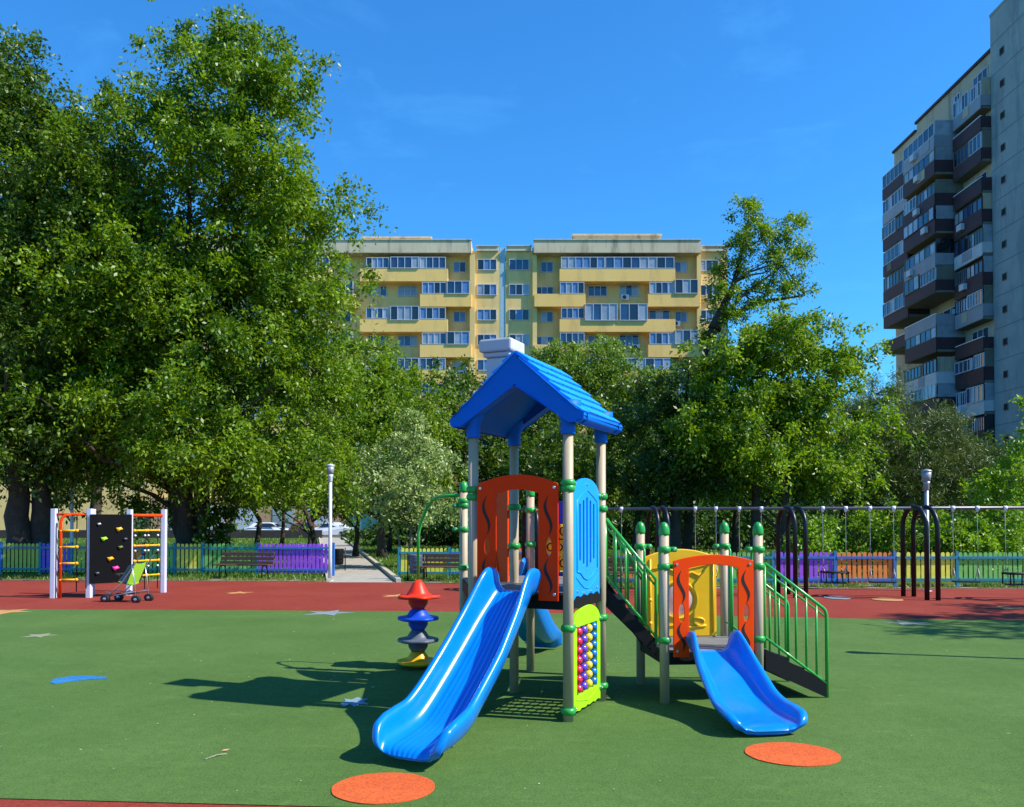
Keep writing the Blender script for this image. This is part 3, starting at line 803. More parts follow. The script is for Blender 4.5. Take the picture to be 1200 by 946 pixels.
# ------------------------------------------------------------------ fences
def fcol(n, c): return mat(n, tuple(min(.85, x*(1.0 if 'teal' in n or 'blue' in n else 1.4)) for x in c[:3])+(1,), .55, var=.12, vscale=7, bump=.05)
FC = {'teal': fcol('teal_paint', (.02, .22, .30, 1)), 'blue': fcol('blue_paint', (.03, .16, .48, 1)), 'purple': fcol('purple_paint', (.26, .06, .48, 1)),
      'yellow': fcol('yellow_paint', (.62, .52, .06, 1)), 'green': fcol('green_paint', (.14, .34, .07, 1)), 'orange': fcol('orange_paint', (.72, .17, .03, 1)),
      'olive': fcol('olive_paint', (.30, .36, .05, 1)), 'violet': fcol('violet_paint', (.12, .07, .42, 1))}
def fence(pts, panels, label, ht=1.0):
    """pts: start, end; panels: list of (picket colour, rail colour, length)"""
    s, e = Vector(pts[0]), Vector(pts[1]); d = (e-s).normalized(); L_ = (e-s).length
    f = thing('picket_fence', label, 'fence', s, math.atan2(d.y, d.x), 'picket fences round the playground')
    tot = sum(p[2] for p in panels); x = 0; side = Vector((-d.y, d.x, 0))
    b = MB(); b.box(s+UP*ht*.5, (.07, .07, ht), math.atan2(d.y, d.x)); b.build('fence_post', FC[panels[0][1]], f)
    for pc, rc, ln in panels:
        ln = ln*L_/tot; a = s+d*(x+.04); c = s+d*(x+ln-.04)
        pb = MB(); n = max(3, int(ln/.135))
        for i in range(n):
            q = a.lerp(c, (i+.5)/n)+side*random.uniform(-.002, .002); w_ = .047; z1 = ht-.03+random.uniform(-.008, .008); lean = random.uniform(-.006, .006)
            ol = [(-w_, .10), (w_, .10), (w_+lean, z1-.05)]+[(w_*math.cos(PI*k/6)+lean, z1-.05+w_*math.sin(PI*k/6)) for k in range(1, 6)]+[(-w_+lean, z1-.05)]
            m_ = len(ol); vs = [q+d*u+UP*z-side*.0 for u, z in ol]+[q+d*u+UP*z+side*.02 for u, z in ol]
            pb.add(vs, [tuple(range(m_)), tuple(range(2*m_-1, m_-1, -1))]+[((k+1) % m_, k, k+m_, (k+1) % m_+m_) for k in range(m_)])
        g = pb.build('picket_panel', FC[pc], f); g['label'] = pc+' pickets'
        for z in (.20, ht-.17):
            r = MB(); r.beam(a-side*.03+UP*z, c-side*.03+UP*z, .035, .06); r.build('rail', FC[rc], f)
        b = MB(); b.box(s+d*(x+ln)+UP*ht*.5, (.07, .07, ht), math.atan2(d.y, d.x)); b.build('fence_post', FC[rc], f)
        x += ln
    return f
fence(((-24, 27.6, 0), (-5.6, 26.8, 0)), [('blue', 'teal', 1), ('violet', 'blue', 1), ('teal', 'teal', 1), ('blue', 'teal', 1.0), ('teal', 'blue', 1.), ('purple', 'blue', 1.0), ('olive', 'teal', 1), ('violet', 'teal', .8), ('olive', 'teal', .9), ('orange', 'teal', .9), ('green', 'teal', .8), ('yellow', 'teal', .7), ('green', 'teal', 1.35), ('purple', 'blue', 1.9)],
      'long multicoloured picket fence left of the path, ending in a purple panel', 1.05)
fence(((-3.35, 25.35, 0), (2.6, 25.35, 0)), [('yellow', 'teal', 2.0), ('green', 'blue', 2), ('orange', 'blue', 2), ('yellow', 'teal', 2)],
      'picket fence starting with yellow pickets just right of the path, behind the disc climber', .96)
fence(((2.75, 22.5, 0), (22, 22.5, 0)), [('orange', 'blue', 1.5), ('yellow', 'teal', 1.5), ('green', 'teal', 1.11), ('purple', 'blue', 1.64), ('orange', 'blue', 1.57), ('yellow', 'teal', 1.64), ('green', 'teal', 1.9), ('green', 'teal', 1.9), ('purple', 'blue', 2), ('orange', 'blue', 2.2), ('yellow', 'teal', 2.28)],
      'long picket fence behind the swings with purple, orange and green panels', .95)

# ------------------------------------------------------------------ swing frame and swings
SB0 = Vector((.2, 21.25, 0)); SB1 = Vector((14.5, 18.1, 0))
def SP(x):  # point under the beam at world X
    t = (x-SB0.x)/(SB1.x-SB0.x); return SB0.lerp(SB1, t)
bz = 2.04
sw = thing('swing_set', 'very long black swing frame with paired steel arches in front of the picket fence', 'swing frame', SP(6.4))
b = MB(); b.tube([SB0+UP*bz, SB1+UP*bz], .035, 14); b.build('top_beam', mat('worn_steel_beam', (.13, .13, .15, 1), .35, metal=.3, var=.15), sw)
bd = (SB1-SB0).normalized(); pd = Vector((-.10, .995, 0))
ax = [.45, 3.50, 6.50, 9.20, 12.2]
for x in ax:
    for o_ in (-.11, .11):
        c = SP(x+o_); b = MB(); hw = .47
        pts = [c-pd*hw+UP*.0, c-pd*hw+UP*1.60]
        pts += [c-pd*hw*math.cos(a)+UP*(1.60+.47*math.sin(a)) for a in [PI*k/12 for k in range(1, 12)]]
        pts += [c+pd*hw+UP*1.60, c+pd*hw+UP*.0]
        b.tube(pts, .052, 16); b.build('arch', M_darkmetal, sw)
def swing(x, sp, z, kind, label, ang_=0.0):
    c = SP(x); rz = math.atan2(bd.y, bd.x)
    o = thing('swing', label, 'swing', (c.x, c.y, 0), rz, 'swings hanging from the long black frame')
    for s_ in (-1, 1):
        p = c+bd*s_*sp/2
        b = MB(); b.tube([p+UP*bz-bd*.04, p+UP*bz+bd*.04], .046, 12); b.tube([p+UP*(bz-.0), p+UP*(bz-.09)], .028, 10); b.build('hanger', M_white, o)
        b = MB(); b.tube([p+UP*(bz-.06), p+UP*(z+.12)], .007, 6)
        for k in (-1, 1): b.tube([p+UP*(z+.3), p+pd*.1*k+UP*(z+(.02 if kind == 'flat' else .2))], .008, 6)
        b.build('chain', M_chain, o)
    b = MB()
    if kind == 'flat':
        b.box(c+UP*z, (sp+.04, .2, .035), rz); b.build('seat', M_rubber, o, bevel=.01)
    else:
        b.box(c+UP*(z-.05), (sp, .26, .03), rz)
        b.build('seat', M_rubber, o, bevel=.01)
        b = MB()
        for k in (-1, 1):
            b.tube([c+pd*.13*k-bd*sp/2+UP*(z+.19), c+pd*.13*k+bd*sp/2+UP*(z+.19)], .022, 8)
            b.tube([c+bd*k*sp/2-pd*.13+UP*(z+.19), c+bd*k*sp/2+pd*.13+UP*(z+.19)], .022, 8)
            for j in (-1, 0, 1): b.tube([c+pd*.13*k+bd*j*sp/2*.95+UP*(z+.19), c+pd*.13*k+bd*j*sp/2*.95+UP*(z-.05)], .014, 6)
        b.build('seat_cage', M_rubber, o)
    return o
swing(2.45, .42, .42, 'flat', 'flat swing seen between the beige posts just right of the blue grooved panel')
swing(4.60, .48, .42, 'flat', 'flat swing right behind the yellow bubble panel')
swing(5.60, .50, .42, 'flat', 'flat swing left of the second pair of black arches from the tower')
swing(7.42, .50, .38, 'bucket', 'caged toddler swing in front of the orange fence panel')
swing(8.42, .50, .36, 'flat', 'flat swing beside the left of the rightmost pair of arches, over the yellow ellipse')
swing(10.12, .50, .40, 'flat', 'flat swing in front of the green panel right of the rightmost arches')
swing(11.15, .48, .40, 'bucket', 'caged toddler swing cut by the right edge of the photo')
swing(1.35, .45, .42, 'flat', 'flat swing mostly hidden behind the front beige post of the tower')

# ------------------------------------------------------------------ climbing frame on the left
p1 = Vector((-10.38, 19.35, 0)); p2 = Vector((-9.62, 19.45, 0)); p2b = Vector((-9.88, 20.1, 0)); p3 = Vector((-8.98, 20.05, 0)); p4 = Vector((-8.50, 20.85, 0))
cf = thing('climbing_frame', 'small climbing frame with black climbing wall, orange rails, yellow rungs and pale square posts', 'climbing frame', (-9.4, 20, 0))
for p, hh in ((p1, 2.03), (p2, 2.03), (p2b, 2.03), (p3, 2.02), (p4, 2.03)):
    b = MB(); b.plate(rounded(-.06, .06, -.06, .06, .02), [], hh, p+UP*hh/2, Vector((1, 0, 0)), Vector((0, 1, 0)))
    b.build('post', M_lav, cf)
b = MB(); b.tube([p1+UP*1.90, p2+UP*1.90], .03, 10); b.build('rail', M_orange2, cf)
b = MB(); b.tube([p3+UP*1.88, p4+UP*1.88], .035, 10); b.build('rail', M_orange2, cf)
b = MB(); q = p1+Vector((.18, -.05, 0)); b.tube([q, q+UP*1.72, q+Vector((.03, .0, 1.82)), q+Vector((.10, .02, 1.88)), q+Vector((.2, .04, 1.9))], .032, 10); b.build('ladder_pole', M_orange2, cf)
for k in range(4):
    z = .42+.37*k; b = MB(); a0 = q+UP*z; a1 = q+Vector((.34, .05, 0))+UP*z
    b.tube([a0, a1], .024, 10); b.ball(a0, .035); b.ball(a1, .038); b.build('rung', M_amber, cf)
b = MB(); a1 = q+Vector((.34, .05, 0)); b.tube([a1+UP*1.88, a1+UP*.15], .012, 6); b.build('rope', M_deck, cf)
b = MB(); a1 = q+Vector((.55, .07, 0)); b.tube([a1+UP*1.88, a1+UP*.22], .012, 6)
b.build('rope', M_deck, cf)
# climbing wall
U = (p3-p2).normalized(); Nn = Vector((U.y, -U.x, 0)); wl = (p3-p2).length
b = MB(); m_ = (p2+p3)/2+Nn*.07
b.plate(rounded(-.46, .46, .32, 1.90, .02), [], .03, m_, U, UP); bo = b.build('climbing_wall', mat('black_wall_board', (.004, .004, .005, 1), .8, spec=.1), cf)
for u, z, m, nm, s_ in ((.17, 1.56, M_yellow, 'yellow hold, top', .075), (-.16, 1.34, M_lime, 'green hold', .075), (.20, 1.14, mat('olive_hold', (.12, .16, .03, 1), .5), 'olive hold', .06), (-.02, .88, M_amber, 'yellow hold, middle', .075), (.10, .66, mat('pink_plastic', (.8, .05, .3, 1), .4), 'pink hold', .08), (-.27, 1.68, M_white, 'white hold', .04), (-.3, .56, M_grey, 'grey hold', .045), (.31, 1.33, M_grey, 'grey hold', .045)):
    b = MB(); c = m_+U*u+UP*z+Nn*.02
    s_ *= .85; b.lathe((0, 0, 0), [(s_, 0), (s_*.9, .03), (s_*.45, .05), (.005, .055)], 7, sq=lambda th, r: .3*math.sin(2*th+1.2)+.3*math.sin(3*th+.5))
    M3 = Matrix((U, UP, Nn)).transposed(); b.v = [tuple(M3 @ Vector(v)+c) for v in b.v]
    g = b.build('climbing_hold', m, bo); g['label'] = nm
# rope ladders right
dd = (p4-p3).normalized()
for k0 in (.30, .68):
    rp = MB()
    for s_ in (-.13, .13):
        a = p3.lerp(p4, k0)+dd*s_; rp.tube([a+UP*1.88, a+UP*.12], .011, 6)
        for z in (.55, .92, 1.28): rp.ball(a+UP*(z+.12), .026, 1)
    rp.build('rope', [M_deck, M_white], cf)
    for z in (.45, .80, 1.16, 1.52):
        b = MB(); a = p3.lerp(p4, k0)
        b.tube([a-dd*.15+UP*z, a+dd*.15+UP*z], .022, 8); b.ball(a-dd*.15+UP*z, .036); b.ball(a+dd*.15+UP*z, .036); b.build('rung', M_amber, cf)

# ------------------------------------------------------------------ stroller (local coords, faces left)
st_ = thing('stroller', 'lime green and grey folding stroller parked in front of the black climbing wall', 'stroller', (-8.35, 18.55, 0), math.radians(-12))
S = WM[st_.name]
def W3(x, y, z): return S @ Vector((x*1.22, y, z))
M_alu = mat('aluminium_tube', (.62, .63, .65, 1), .3, metal=.8)
for y in (-.22, .22):
    b = MB(); b.tube([W3(-.28, y, .10), W3(.02, y, .42), W3(.36, y, .95), W3(.44, y, 1.06), W3(.50, y, 1.07)], .012, 8); b.build('frame_tube', M_alu, st_)
    b = MB(); b.tube([W3(.30, y, .10), W3(.27, y, .50), W3(.22, y, .80)], .012, 8); b.build('frame_tube', M_alu, st_)
    b = MB(); b.tube([W3(-.28, y, .12), W3(.30, y, .24)], .010, 8); b.build('frame_tube', M_alu, st_)
    b = MB(); b.tube([W3(.42, y, 1.04), W3(.52, y, 1.08)], .02, 8); b.build('handle', M_rubber, st_)
    for x in (-.30, .31):
        wv = MB()
        for o_ in (-.022, .022):
            prof = [(.045, -.015), (.075, -.015), (.085, -.008), (.085, .008), (.075, .015), (.045, .015)]
            t_ = MB(); t_.lathe((0, 0, 0), prof, 18); 
            R = Matrix.Rotation(PI/2, 3, 'X'); wv.add([W3(*(R @ Vector(v)+Vector((x, y+o_, .078)))) for v in t_.v], t_.f, 0, True)
        wh = wv.build('wheel', M_rubber, st_)
        hb = MB(); t_ = MB(); t_.lathe((0, 0, 0), [(.001, -.04), (.045, -.036), (.048, 0), (.045, .036), (.001, .04)], 14)
        hb.add([W3(*(Matrix.Rotation(PI/2, 3, 'X') @ Vector(v)+Vector((x, y, .078)))) for v in t_.v], t_.f, 0, True); hb.build('hub', M_alu, wh)
M_fl = mat('lime_fabric', (.32, .62, .03, 1), .8); M_fg = mat('grey_fabric', (.10, .13, .12, 1), .85)
def cloth(pts, w_, m, name, th=.02):
    b = MB(); n = len(pts); vs = []
    for i, (x, z) in enumerate(pts):
        sag = 1
        for y in (-w_, -w_*.5, 0, w_*.5, w_):
            vs.append(W3(x, y, z-.03*(1-(y/w_)**2)))
    N5 = 5; fs = [(i*5+j, i*5+j+1, (i+1)*5+j+1, (i+1)*5+j) for i in range(n-1) for j in range(4)]
    off = len(vs); vs += [v-UP*th for v in vs]; fs += [tuple(k+off for k in f[::-1]) for f in fs]
    rim = [j for j in range(4)]
    b.add(vs, fs, 0, True); return b.build(name, m, st_)
cloth([(-.18, .46), (-.02, .44), (.12, .42)], .20, M_fl, 'seat')
cloth([(.10, .42), (.18, .62), (.26, .86)], .20, M_fl, 'backrest', .03)
for y in (-.215, .215):
    b = MB(); b.add([W3(-.05, y, .46), W3(.13, y, .42), W3(.27, y, .84), W3(.16, y, .80), W3(.05, y, .60)], [(0, 1, 2, 3, 4)])
    b.add([W3(-.05, y*1.04, .46), W3(.13, y*1.04, .42), W3(.27, y*1.04, .84), W3(.16, y*1.04, .80), W3(.05, y*1.04, .60)], [(4, 3, 2, 1, 0)])
    b.build('side_panel', M_fg, st_)
b = MB(); b.tube([W3(-.02, -.22, .58), W3(-.14, -.15, .60), W3(-.16, 0, .60), W3(-.14, .15, .60), W3(-.02, .22, .58)], .018, 8); b.build('bumper_bar', M_rubber, st_)
b = MB(); b.box(W3(-.27, 0, .22), (.12, .36, .02), math.radians(-12)); b.build('footrest', M_alu, st_)
cloth([(-.05, .24), (.08, .20), (.22, .24)], .17, M_fg, 'basket')

# ------------------------------------------------------------------ lamps
def lamp_post(x, y, hh, r, m, label, kind):
    o = thing('lamp_post', label, 'lamp post', (x, y, 0), 0, 'lamp posts around the playground'); p = Vector((x, y, 0))
    b = MB(); b.tube([p, p+UP*.02], r*2.2, 16); b.tube([p, p+UP*.7, p+UP*(hh-.5)], [r*1.25, r*1.15, r], 16); b.build('pole', m, o)
    b = MB(); z = hh-.5
    b.lathe(p, [(r*1.0, z), (r*1.3, z+.03), (r*1.35, z+.16), (r*1.8, z+.22)], 18); b.build('neck', m, o)
    b = MB(); b.lathe(p, [(r*1.75, z+.22), (r*2.4, z+.46)], 18); b.build('lens', mat('lamp_lens', (.25, .28, .30, 1), .25, spec=.8), o)
    b = MB(); b.lathe(p, [(r*2.45, z+.46), (r*2.6, z+.48), (r*2.5, z+.50), (.01, z+.54)], 18); b.build('lid', m, o)
    return o
lamp_post(-5.27, 24.75, 3.36, .047, mat('grey_white_paint', (.52, .53, .56, 1), .45, var=.1), 'white lamp post standing at the left edge of the path beside the purple fence panel', 0)
lamp_post(10.3, 21.2, 3.0, .052, M_galv, 'grey lamp post with a conical head behind the rightmost black swing arches', 0)
lamp_post(7.9, 10.55, 3.4, .045, M_galv, 'grey lamp post outside the right of the photo, only its thin shadow shows', 0)
lamp_post(-14.9, 28.9, 3.2, .05, M_white, 'white lamp post behind the climbing frame at the far left', 0)

# ------------------------------------------------------------------ benches and bins
def bench(x, y, rz, label, back=True, L_=1.7):
    o = thing('park_bench', label, 'bench', (x, y, 0), rz, 'brown slatted benches'); S_ = WM[o.name]
    f = lambda a, b_, c: S_ @ Vector((a, b_, c))
    for k, (yy, zz) in enumerate(((-.19, .42), (-.06, .42), (.07, .42), (.19, .47), (.24, .60), (.28, .73))):
        b = MB(); b.beam(f(-L_/2, yy, zz), f(L_/2, yy, zz), .10 if k < 3 else .03, .035 if k < 3 else .10)
        b.build('seat_slat' if k < 3 else 'back_slat', M_wood, o, bevel=.006)
    for s_ in (-1, 1):
        b = MB(); xx = s_*(L_/2-.18)
        b.tube([f(xx, -.22, 0), f(xx, -.2, .36), f(xx, -.1, .39), f(xx, .12, .39), f(xx, .22, .45), f(xx, .31, .78)], .02, 8)
        b.tube([f(xx, .26, 0), f(xx, .12, .39)], .02, 8)
        b.build('leg', M_darkmetal, o)
bench(-8.05, 25.65, math.radians(-8), 'dark brown bench in front of the green fence panel, left of the purple one', L_=1.7)
bench(-1.85, 24.55, math.radians(-8), 'brown bench before the yellow fence, right of the grey bin')
bench(2.9, 21.95, math.radians(-8), 'dark bench seen through the green stair railing behind the swings')
bench(-19, 27.4, math.radians(-6), 'dark bench at the far left before the blue fence')
def bin_(x, y, m, label, name='litter_bin'):
    o = thing(name, label, 'litter bin', (x, y, 0), 0, 'litter bins'); p = Vector((x, y, 0))
    b = MB(); b.lathe(p, [(.15, .22), (.18, .24), (.19, .72), (.195, .76), (.17, .76), (.165, .5)], 20)
    for z in (.34, .46, .58, .68): b.lathe(p, [(.186, z-.012), (.197, z), (.186, z+.012)], 20)
    b.build('bucket', m, o)
    b = MB()
    for s_ in (-1, 1): b.tube([p+Vector((s_*.24, 0, 0)), p+Vector((s_*.24, 0, .80))], .018, 8)
    b.tube([p+Vector((-.24, 0, .5)), p+Vector((.24, 0, .5))], .014, 8); b.build('stand', M_darkmetal, o)
bin_(-2.78, 24.75, mat('bluegrey_bin', (.07, .09, .14, 1), .45), 'blue grey round bin before the yellow fence right of the path')
bin_(-6.0, 29.5, M_deck, 'black bin on the left edge of the path beyond the lamp post')

# ------------------------------------------------------------------ parked cars far behind
def car(x, y, rz, body, label, L_=4.2, H_=1.45):
    o = thing('parked_car', label, 'car', (x, y, 0), rz, 'cars parked in front of the yellow building'); S_ = WM[o.name]
    f = lambda a, b_, c: S_ @ Vector((a, b_, c))
    W_ = .85
    prof = [(-L_/2, .35), (-L_/2, .75), (-L_/2+.15, .92), (-L_/2+.5, .98), (-L_/2+.95, H_-.08), (-L_/2+1.4, H_), (.35, H_), (.75, H_-.1), (1.25, 1.0), (L_/2-.25, .86), (L_/2, .68), (L_/2, .35), (L_/2-.1, .25), (-L_/2+.1, .25)]
    n = len(prof); vs = []
    for yy in (-1, 1):
        for a, c in prof: vs.append(f(a, yy*W_*(1 if c < 1.0 else .80), c))
    b = MB(); b.add(vs, [tuple(range(n)), tuple(range(2*n-1, n-1, -1))]+[((k+1) % n, k, k+n, (k+1) % n+n) for k in range(n)])
    b.build('body', body, o, bevel=.05, fixn=True)
    for s_ in (-1, 1):
        b = MB(); yy = s_*(W_*.80+.012); y2 = s_*(W_*.955)
        b.add([f(-L_/2+.75, y2, 1.02), f(1.1, y2, 1.02), f(.62, yy+s_*.01, H_-.12), (f(-L_/2+1.15, yy+s_*.01, H_-.12))], [(0, 1, 2, 3)] if s_ < 0 else [(3, 2, 1, 0)]); b.build('window', M_glassd, o)
        for xx in (-1.3, 1.3):
            w_ = MB(); t_ = MB(); t_.lathe((0, 0, 0), [(.001, -.1), (.27, -.1), (.31, -.06), (.31, .06), (.27, .1), (.001, .1)], 20)
            w_.add([f(*(Matrix.Rotation(PI/2, 3, 'X') @ Vector(v)+Vector((xx, s_*(W_-.06), .31)))) for v in t_.v], t_.f, 0, True)
            wo = w_.build('wheel', M_rubber, o)
            w_ = MB(); t_ = MB(); t_.lathe((0, 0, 0), [(.001, -.115), (.19, -.112), (.19, .112), (.001, .115)], 16)
            w_.add([f(*(Matrix.Rotation(PI/2, 3, 'X') @ Vector(v)+Vector((xx, s_*(W_-.06), .31)))) for v in t_.v], t_.f, 0, True); w_.build('rim', M_galv, wo)
    b = MB(); b.add([f(.80, -.62, H_-.13), f(1.24, -.70, 1.03), f(1.24, .70, 1.03), f(.80, .62, H_-.13)], [(0, 1, 2, 3)]); 
    b.v = [tuple(Vector(v)+UP*.012+(f(1, 0, 0)-f(0, 0, 0))*.015) for v in b.v]; b.build('windscreen', M_glassd, o)
M_cw = mat('white_car_paint', (.75, .76, .78, 1), .25, coat=.6); M_cr = mat('dark_red_car_paint', (.08, .01, .015, 1), .25, coat=.6); M_cg = mat('silver_car_paint', (.4, .42, .44, 1), .25, metal=.5, coat=.6)
car(-23.5, 82, 0, M_cw, 'white car parked far behind the green fence panel, leftmost of the two white cars')
car(-20.1, 83, PI, M_cr, 'dark red car parked between the white cars', 3.2)
car(-17.3, 82, PI, M_cw, 'white car parked just left of the white lamp post, in front of the yellow building')
car(-11.2+6.2, 82.5, 0, M_cg, 'silver car parked right of the teal door')
car(-32, 82.5, 0, M_cg, 'silver car parked far left beyond the climbing frame')
# low dark wall before the car park
b = MB(); b.bb(-60, -17.6, 79, 79.25, 0, .75); b.bb(-15.6, 40, 79, 79.25, 0, .75)
tag(recenter(b.build('low_wall', mat('dark_wall', (.04, .035, .03, 1), .9, var=.3))), 'low dark wall between the lawn and the parked cars', 'wall')

# ------------------------------------------------------------------ yellow apartment building
YB = thing('apartment_building', 'yellow ochre apartment block with grey parapets and white balcony windows behind the trees', 'building', (-8, 96, 0))
M_yw = mat('ochre_render', (.80, .53, .18, 1), .9, col2=(.88, .62, .25, 1), vscale=.35, stain=((.5, .5, .12), (.36, .27, .15, 1), .55))
M_yb = mat('ochre_balcony', (.92, .57, .16, 1), .9, col2=(.94, .63, .21, 1), vscale=.3, stain=((.9, .9, .25), (.42, .30, .15, 1), .45))
M_yp = mat('pale_ochre_render', (.80, .58, .22, 1), .9, var=.1, vscale=.3)
M_gp = mat('grey_parapet', (.60, .50, .33, 1), .95, col2=(.70, .60, .40, 1), vscale=.5, stain=((1.2, 1.2, .15), (.13, .12, .10, 1), .7))
M_bl = mat('blue_shutter', (.10, .22, .45, 1), .35, var=.2)
def zx(x): return (x/2.553-200)*.096
YW = 96.0
FL = [30.35-2.83*i for i in range(11)]      # window centre heights
wb = MB()
wb.bb(-58, zx(392), YW, YW+12, 0, 32.5)
wb.bb(zx(392), zx(474), YW-.6, YW+12, 0, 31.9); wb.bb(zx(491), zx(572), YW-.6, YW+12, 0, 31.9)
wb.bb(zx(474), zx(491), YW+.9, YW+12, 0, 31.8)
wb.bb(zx(572), zx(1068), YW, YW+12, 0, 32.5); wb.bb(zx(1068), zx(1158), YW-.3, YW+12, 0, 32.0)
wb.build('wall', M_yw, YB)
sb = MB(); sb.bb(zx(475), zx(490), YW-.55, YW+.85, 1, 32.3); sb.build('expansion_strip', mat('pale_blue_cladding', (.33, .52, .60, 1), .5, var=.1), YB)
for q_ in ((zx(572), zx(585), YW-.95, YW-.002, 0, 31.4), (zx(385), zx(400), YW-.95, YW-.602, 0, 31.4), (zx(1062), zx(1074), YW-.9, YW-.302, 0, 31.4)):
    pb = MB(); pb.bb(*q_); pb.build('pilaster', M_yp, YB)
for x0, x1, z0, z1, y0 in ((-58, zx(60), 31.45, 32.85, YW-1.5), (zx(60.5), zx(390), 31.45, 32.85, YW-1.5), (zx(575), zx(1070), 31.45, 32.85, YW-1.5), (zx(405), zx(470), 31.85, 32.35, YW-.9), (zx(495), zx(568), 31.85, 32.35, YW-.9), (zx(1080), zx(1158), 31.9, 32.45, YW-.6)):
    b = MB(); b.bb(x0, x1, y0, YW+.3, z0, z1); b.bb(x0-.05, x1+.05, y0-.08, y0+.3, z1, z1+.12); b.build('parapet', M_gp, YB)
for x0, x1, z1 in ((zx(50), zx(260), 34.2), (-46, zx(-120), 34.2), (zx(700), zx(967), 34.5), (zx(590), zx(700), 33.5), (zx(262), zx(372), 33.4)):
    b = MB(); b.bb(x0, x1, YW+2, YW+9, 32.4, z1); b.bb(x0-.15, x1+.15, YW+1.85, YW+9.1, z1, z1+.18); o = b.build('roof_room', M_gp, YB)
    if x1-x0 > 7:
        v = MB()
        for k in range(4): v.bb(x0+3+k*.95, x0+3.5+k*.95, YW+1.97, YW+2.02, 33.2, 33.7)
        v.build('vent', M_glassd, o)
vs_n = [0]
def win(x0, x1, zc, hh, y, nb, bld=YB, blinds=0.25):
    """frame with sashes, panes as sub-part"""
    b = MB(); t = .07; z0 = zc-hh/2; z1 = zc+hh/2
    b.bb(x0, x1, y-.10, y+.05, z0, z0+t); b.bb(x0, x1, y-.10, y+.05, z1-t, z1)
    for k in range(nb+1):
        xx = x0+(x1-x0-t)*k/nb; b.bb(xx, xx+t, y-.10, y+.05, z0+t, z1-t)
    o = b.build('window', M_frame, bld)
    p = MB(); mats = [M_glass, M_glass2, M_glassd, M_bl]
    for k in range(nb):
        a = x0+t+(x1-x0-t)*k/nb; c = x0+(x1-x0-t)*(k+1)/nb
        r = random.random(); mi = 0 if r < .38 else (2 if r < .62 else (1 if r < .86 else 3))
        p.bb(a, c, y-.04, y+.0, z0+t, z1-t, mi)
    p.build('pane', mats, o); return o
def balcony(x0, x1, zc, dep, glaz, bld=YB, y=YW, m=None):
    b = MB(); zf = zc-.66     # parapet top
    b.bb(x0, x1, y-dep, y-dep+.14, zf-1.42, zf); b.bb(x0, x0+.14, y-dep+.14, y, zf-1.42, zf); b.bb(x1-.14, x1, y-dep+.14, y, zf-1.42, zf)
    b.bb(x0+.14, x1-.14, y-dep+.14, y, zf-1.38, zf-1.2)
    b.build('balcony', m or M_yb, bld)
AC_N = [0]
def aircon(x, z, y, bld=YB):
    b = MB(); b.bb(x-.42, x+.42, y-.35, y, z-.3, z+.3); o = b.build('air_conditioner', M_white, bld, bevel=.02)
    g = MB(); g.lathe((0, 0, 0), [(.22, 0), (.22, .02), (.001, .025)], 16)
    g.v = [(x-.1+v[0], y-.35-v[2], z+v[1]) for v in g.v]; g.build('fan_grille', M_glassd, o)
hw_ = 1.25
for i, zc in enumerate(FL):
    odd = i % 2 == 0
    vis = i < 7
    # thin floor bands in the recesses
    # --- right wing
    win(zx(502), zx(562), zc, hw_, YW-.6, 3)
    win(zx(1073), zx(1130), zc, hw_, YW-.3, 3)
    if odd:
        win(zx(597), zx(634), zc-.1, 1.2, YW, 2)
        balcony(zx(652), zx(995), zc, 1.4, 1)
        if i == 0:
            win(zx(656), zx(786), zc, 1.3, YW-1.32, 6); win(zx(787.5), zx(992), zc, 1.3, YW-1.32, 8)
        elif i == 2:
            win(zx(656), zx(725), zc, 1.2, YW-1.32, 4); win(zx(727), zx(823), zc+.1, 1.9, YW-1.45, 4); win(zx(830), zx(912), zc+.1, 1.9, YW-1.45, 3); win(zx(922), zx(984), zc, 1.3, YW-.05, 3)
        else:
            win(zx(656), zx(760), zc, 1.3, YW-1.32, 5); win(zx(800), zx(985), zc, 1.3, YW-1.32, 7)
        win(zx(1000), zx(1036), zc-.1, 1.2, YW, 2)
    else:
        win(zx(582), zx(635), zc, 1.0, YW, 3); balcony(zx(577), zx(729), zc, 1.4, 1); win(zx(653), zx(725), zc, 1.3, YW-1.32, 4)
        win(zx(739), zx(796), zc, 1.2, YW, 3); win(zx(833), zx(891), zc+.05, 1.3, YW, 3)
        balcony(zx(914), zx(1068), zc, 1.4, 1)
        win(zx(918), zx(992), zc, 1.3, YW-1.32, 4); win(zx(993.5), zx(1062), zc+.15, 1.6, YW-1.42, 3)
    # --- left wing
    win(zx(407), zx(465), zc, hw_, YW-.6, 3)
    for off in (0, -345, ):
        if odd:
            balcony(zx(60+off), zx(320+off), zc, 1.4, 1)
            if vis:
                win(zx(150+off), zx(235+off), zc, 1.6 if i == 2 else 1.3, YW-1.40, 4); win(zx(237+off), zx(314+off), zc, 1.3, YW-1.32, 4); win(zx(78+off), zx(145+off), zc, 1.2, YW-1.32, 4)
            win(zx(335+off), zx(372+off), zc-.1, 1.2, YW, 2)
        else:
            balcony(zx(238+off), zx(390+off), zc, 1.4, 1)
            win(zx(244+off), zx(316+off), zc, 1.3, YW-1.32, 4)
            if vis: win(zx(317.5+off), zx(385+off), zc+.05, 1.45, YW-1.40, 3)
            win(zx(168+off), zx(226+off), zc, 1.2, YW, 3); 
            if vis: win(zx(78+off), zx(134+off), zc, 1.2, YW, 3)
for x, z, y in ((zx(850), FL[1]-.75, YW), (zx(1104), FL[1]-.8, YW-.3), (zx(1004), FL[2]-.9, YW), (zx(1078), FL[2]-.7, YW-.3), (zx(882), FL[3]-.75, YW), (zx(362), FL[4]-.9, YW)): aircon(x, z, y)
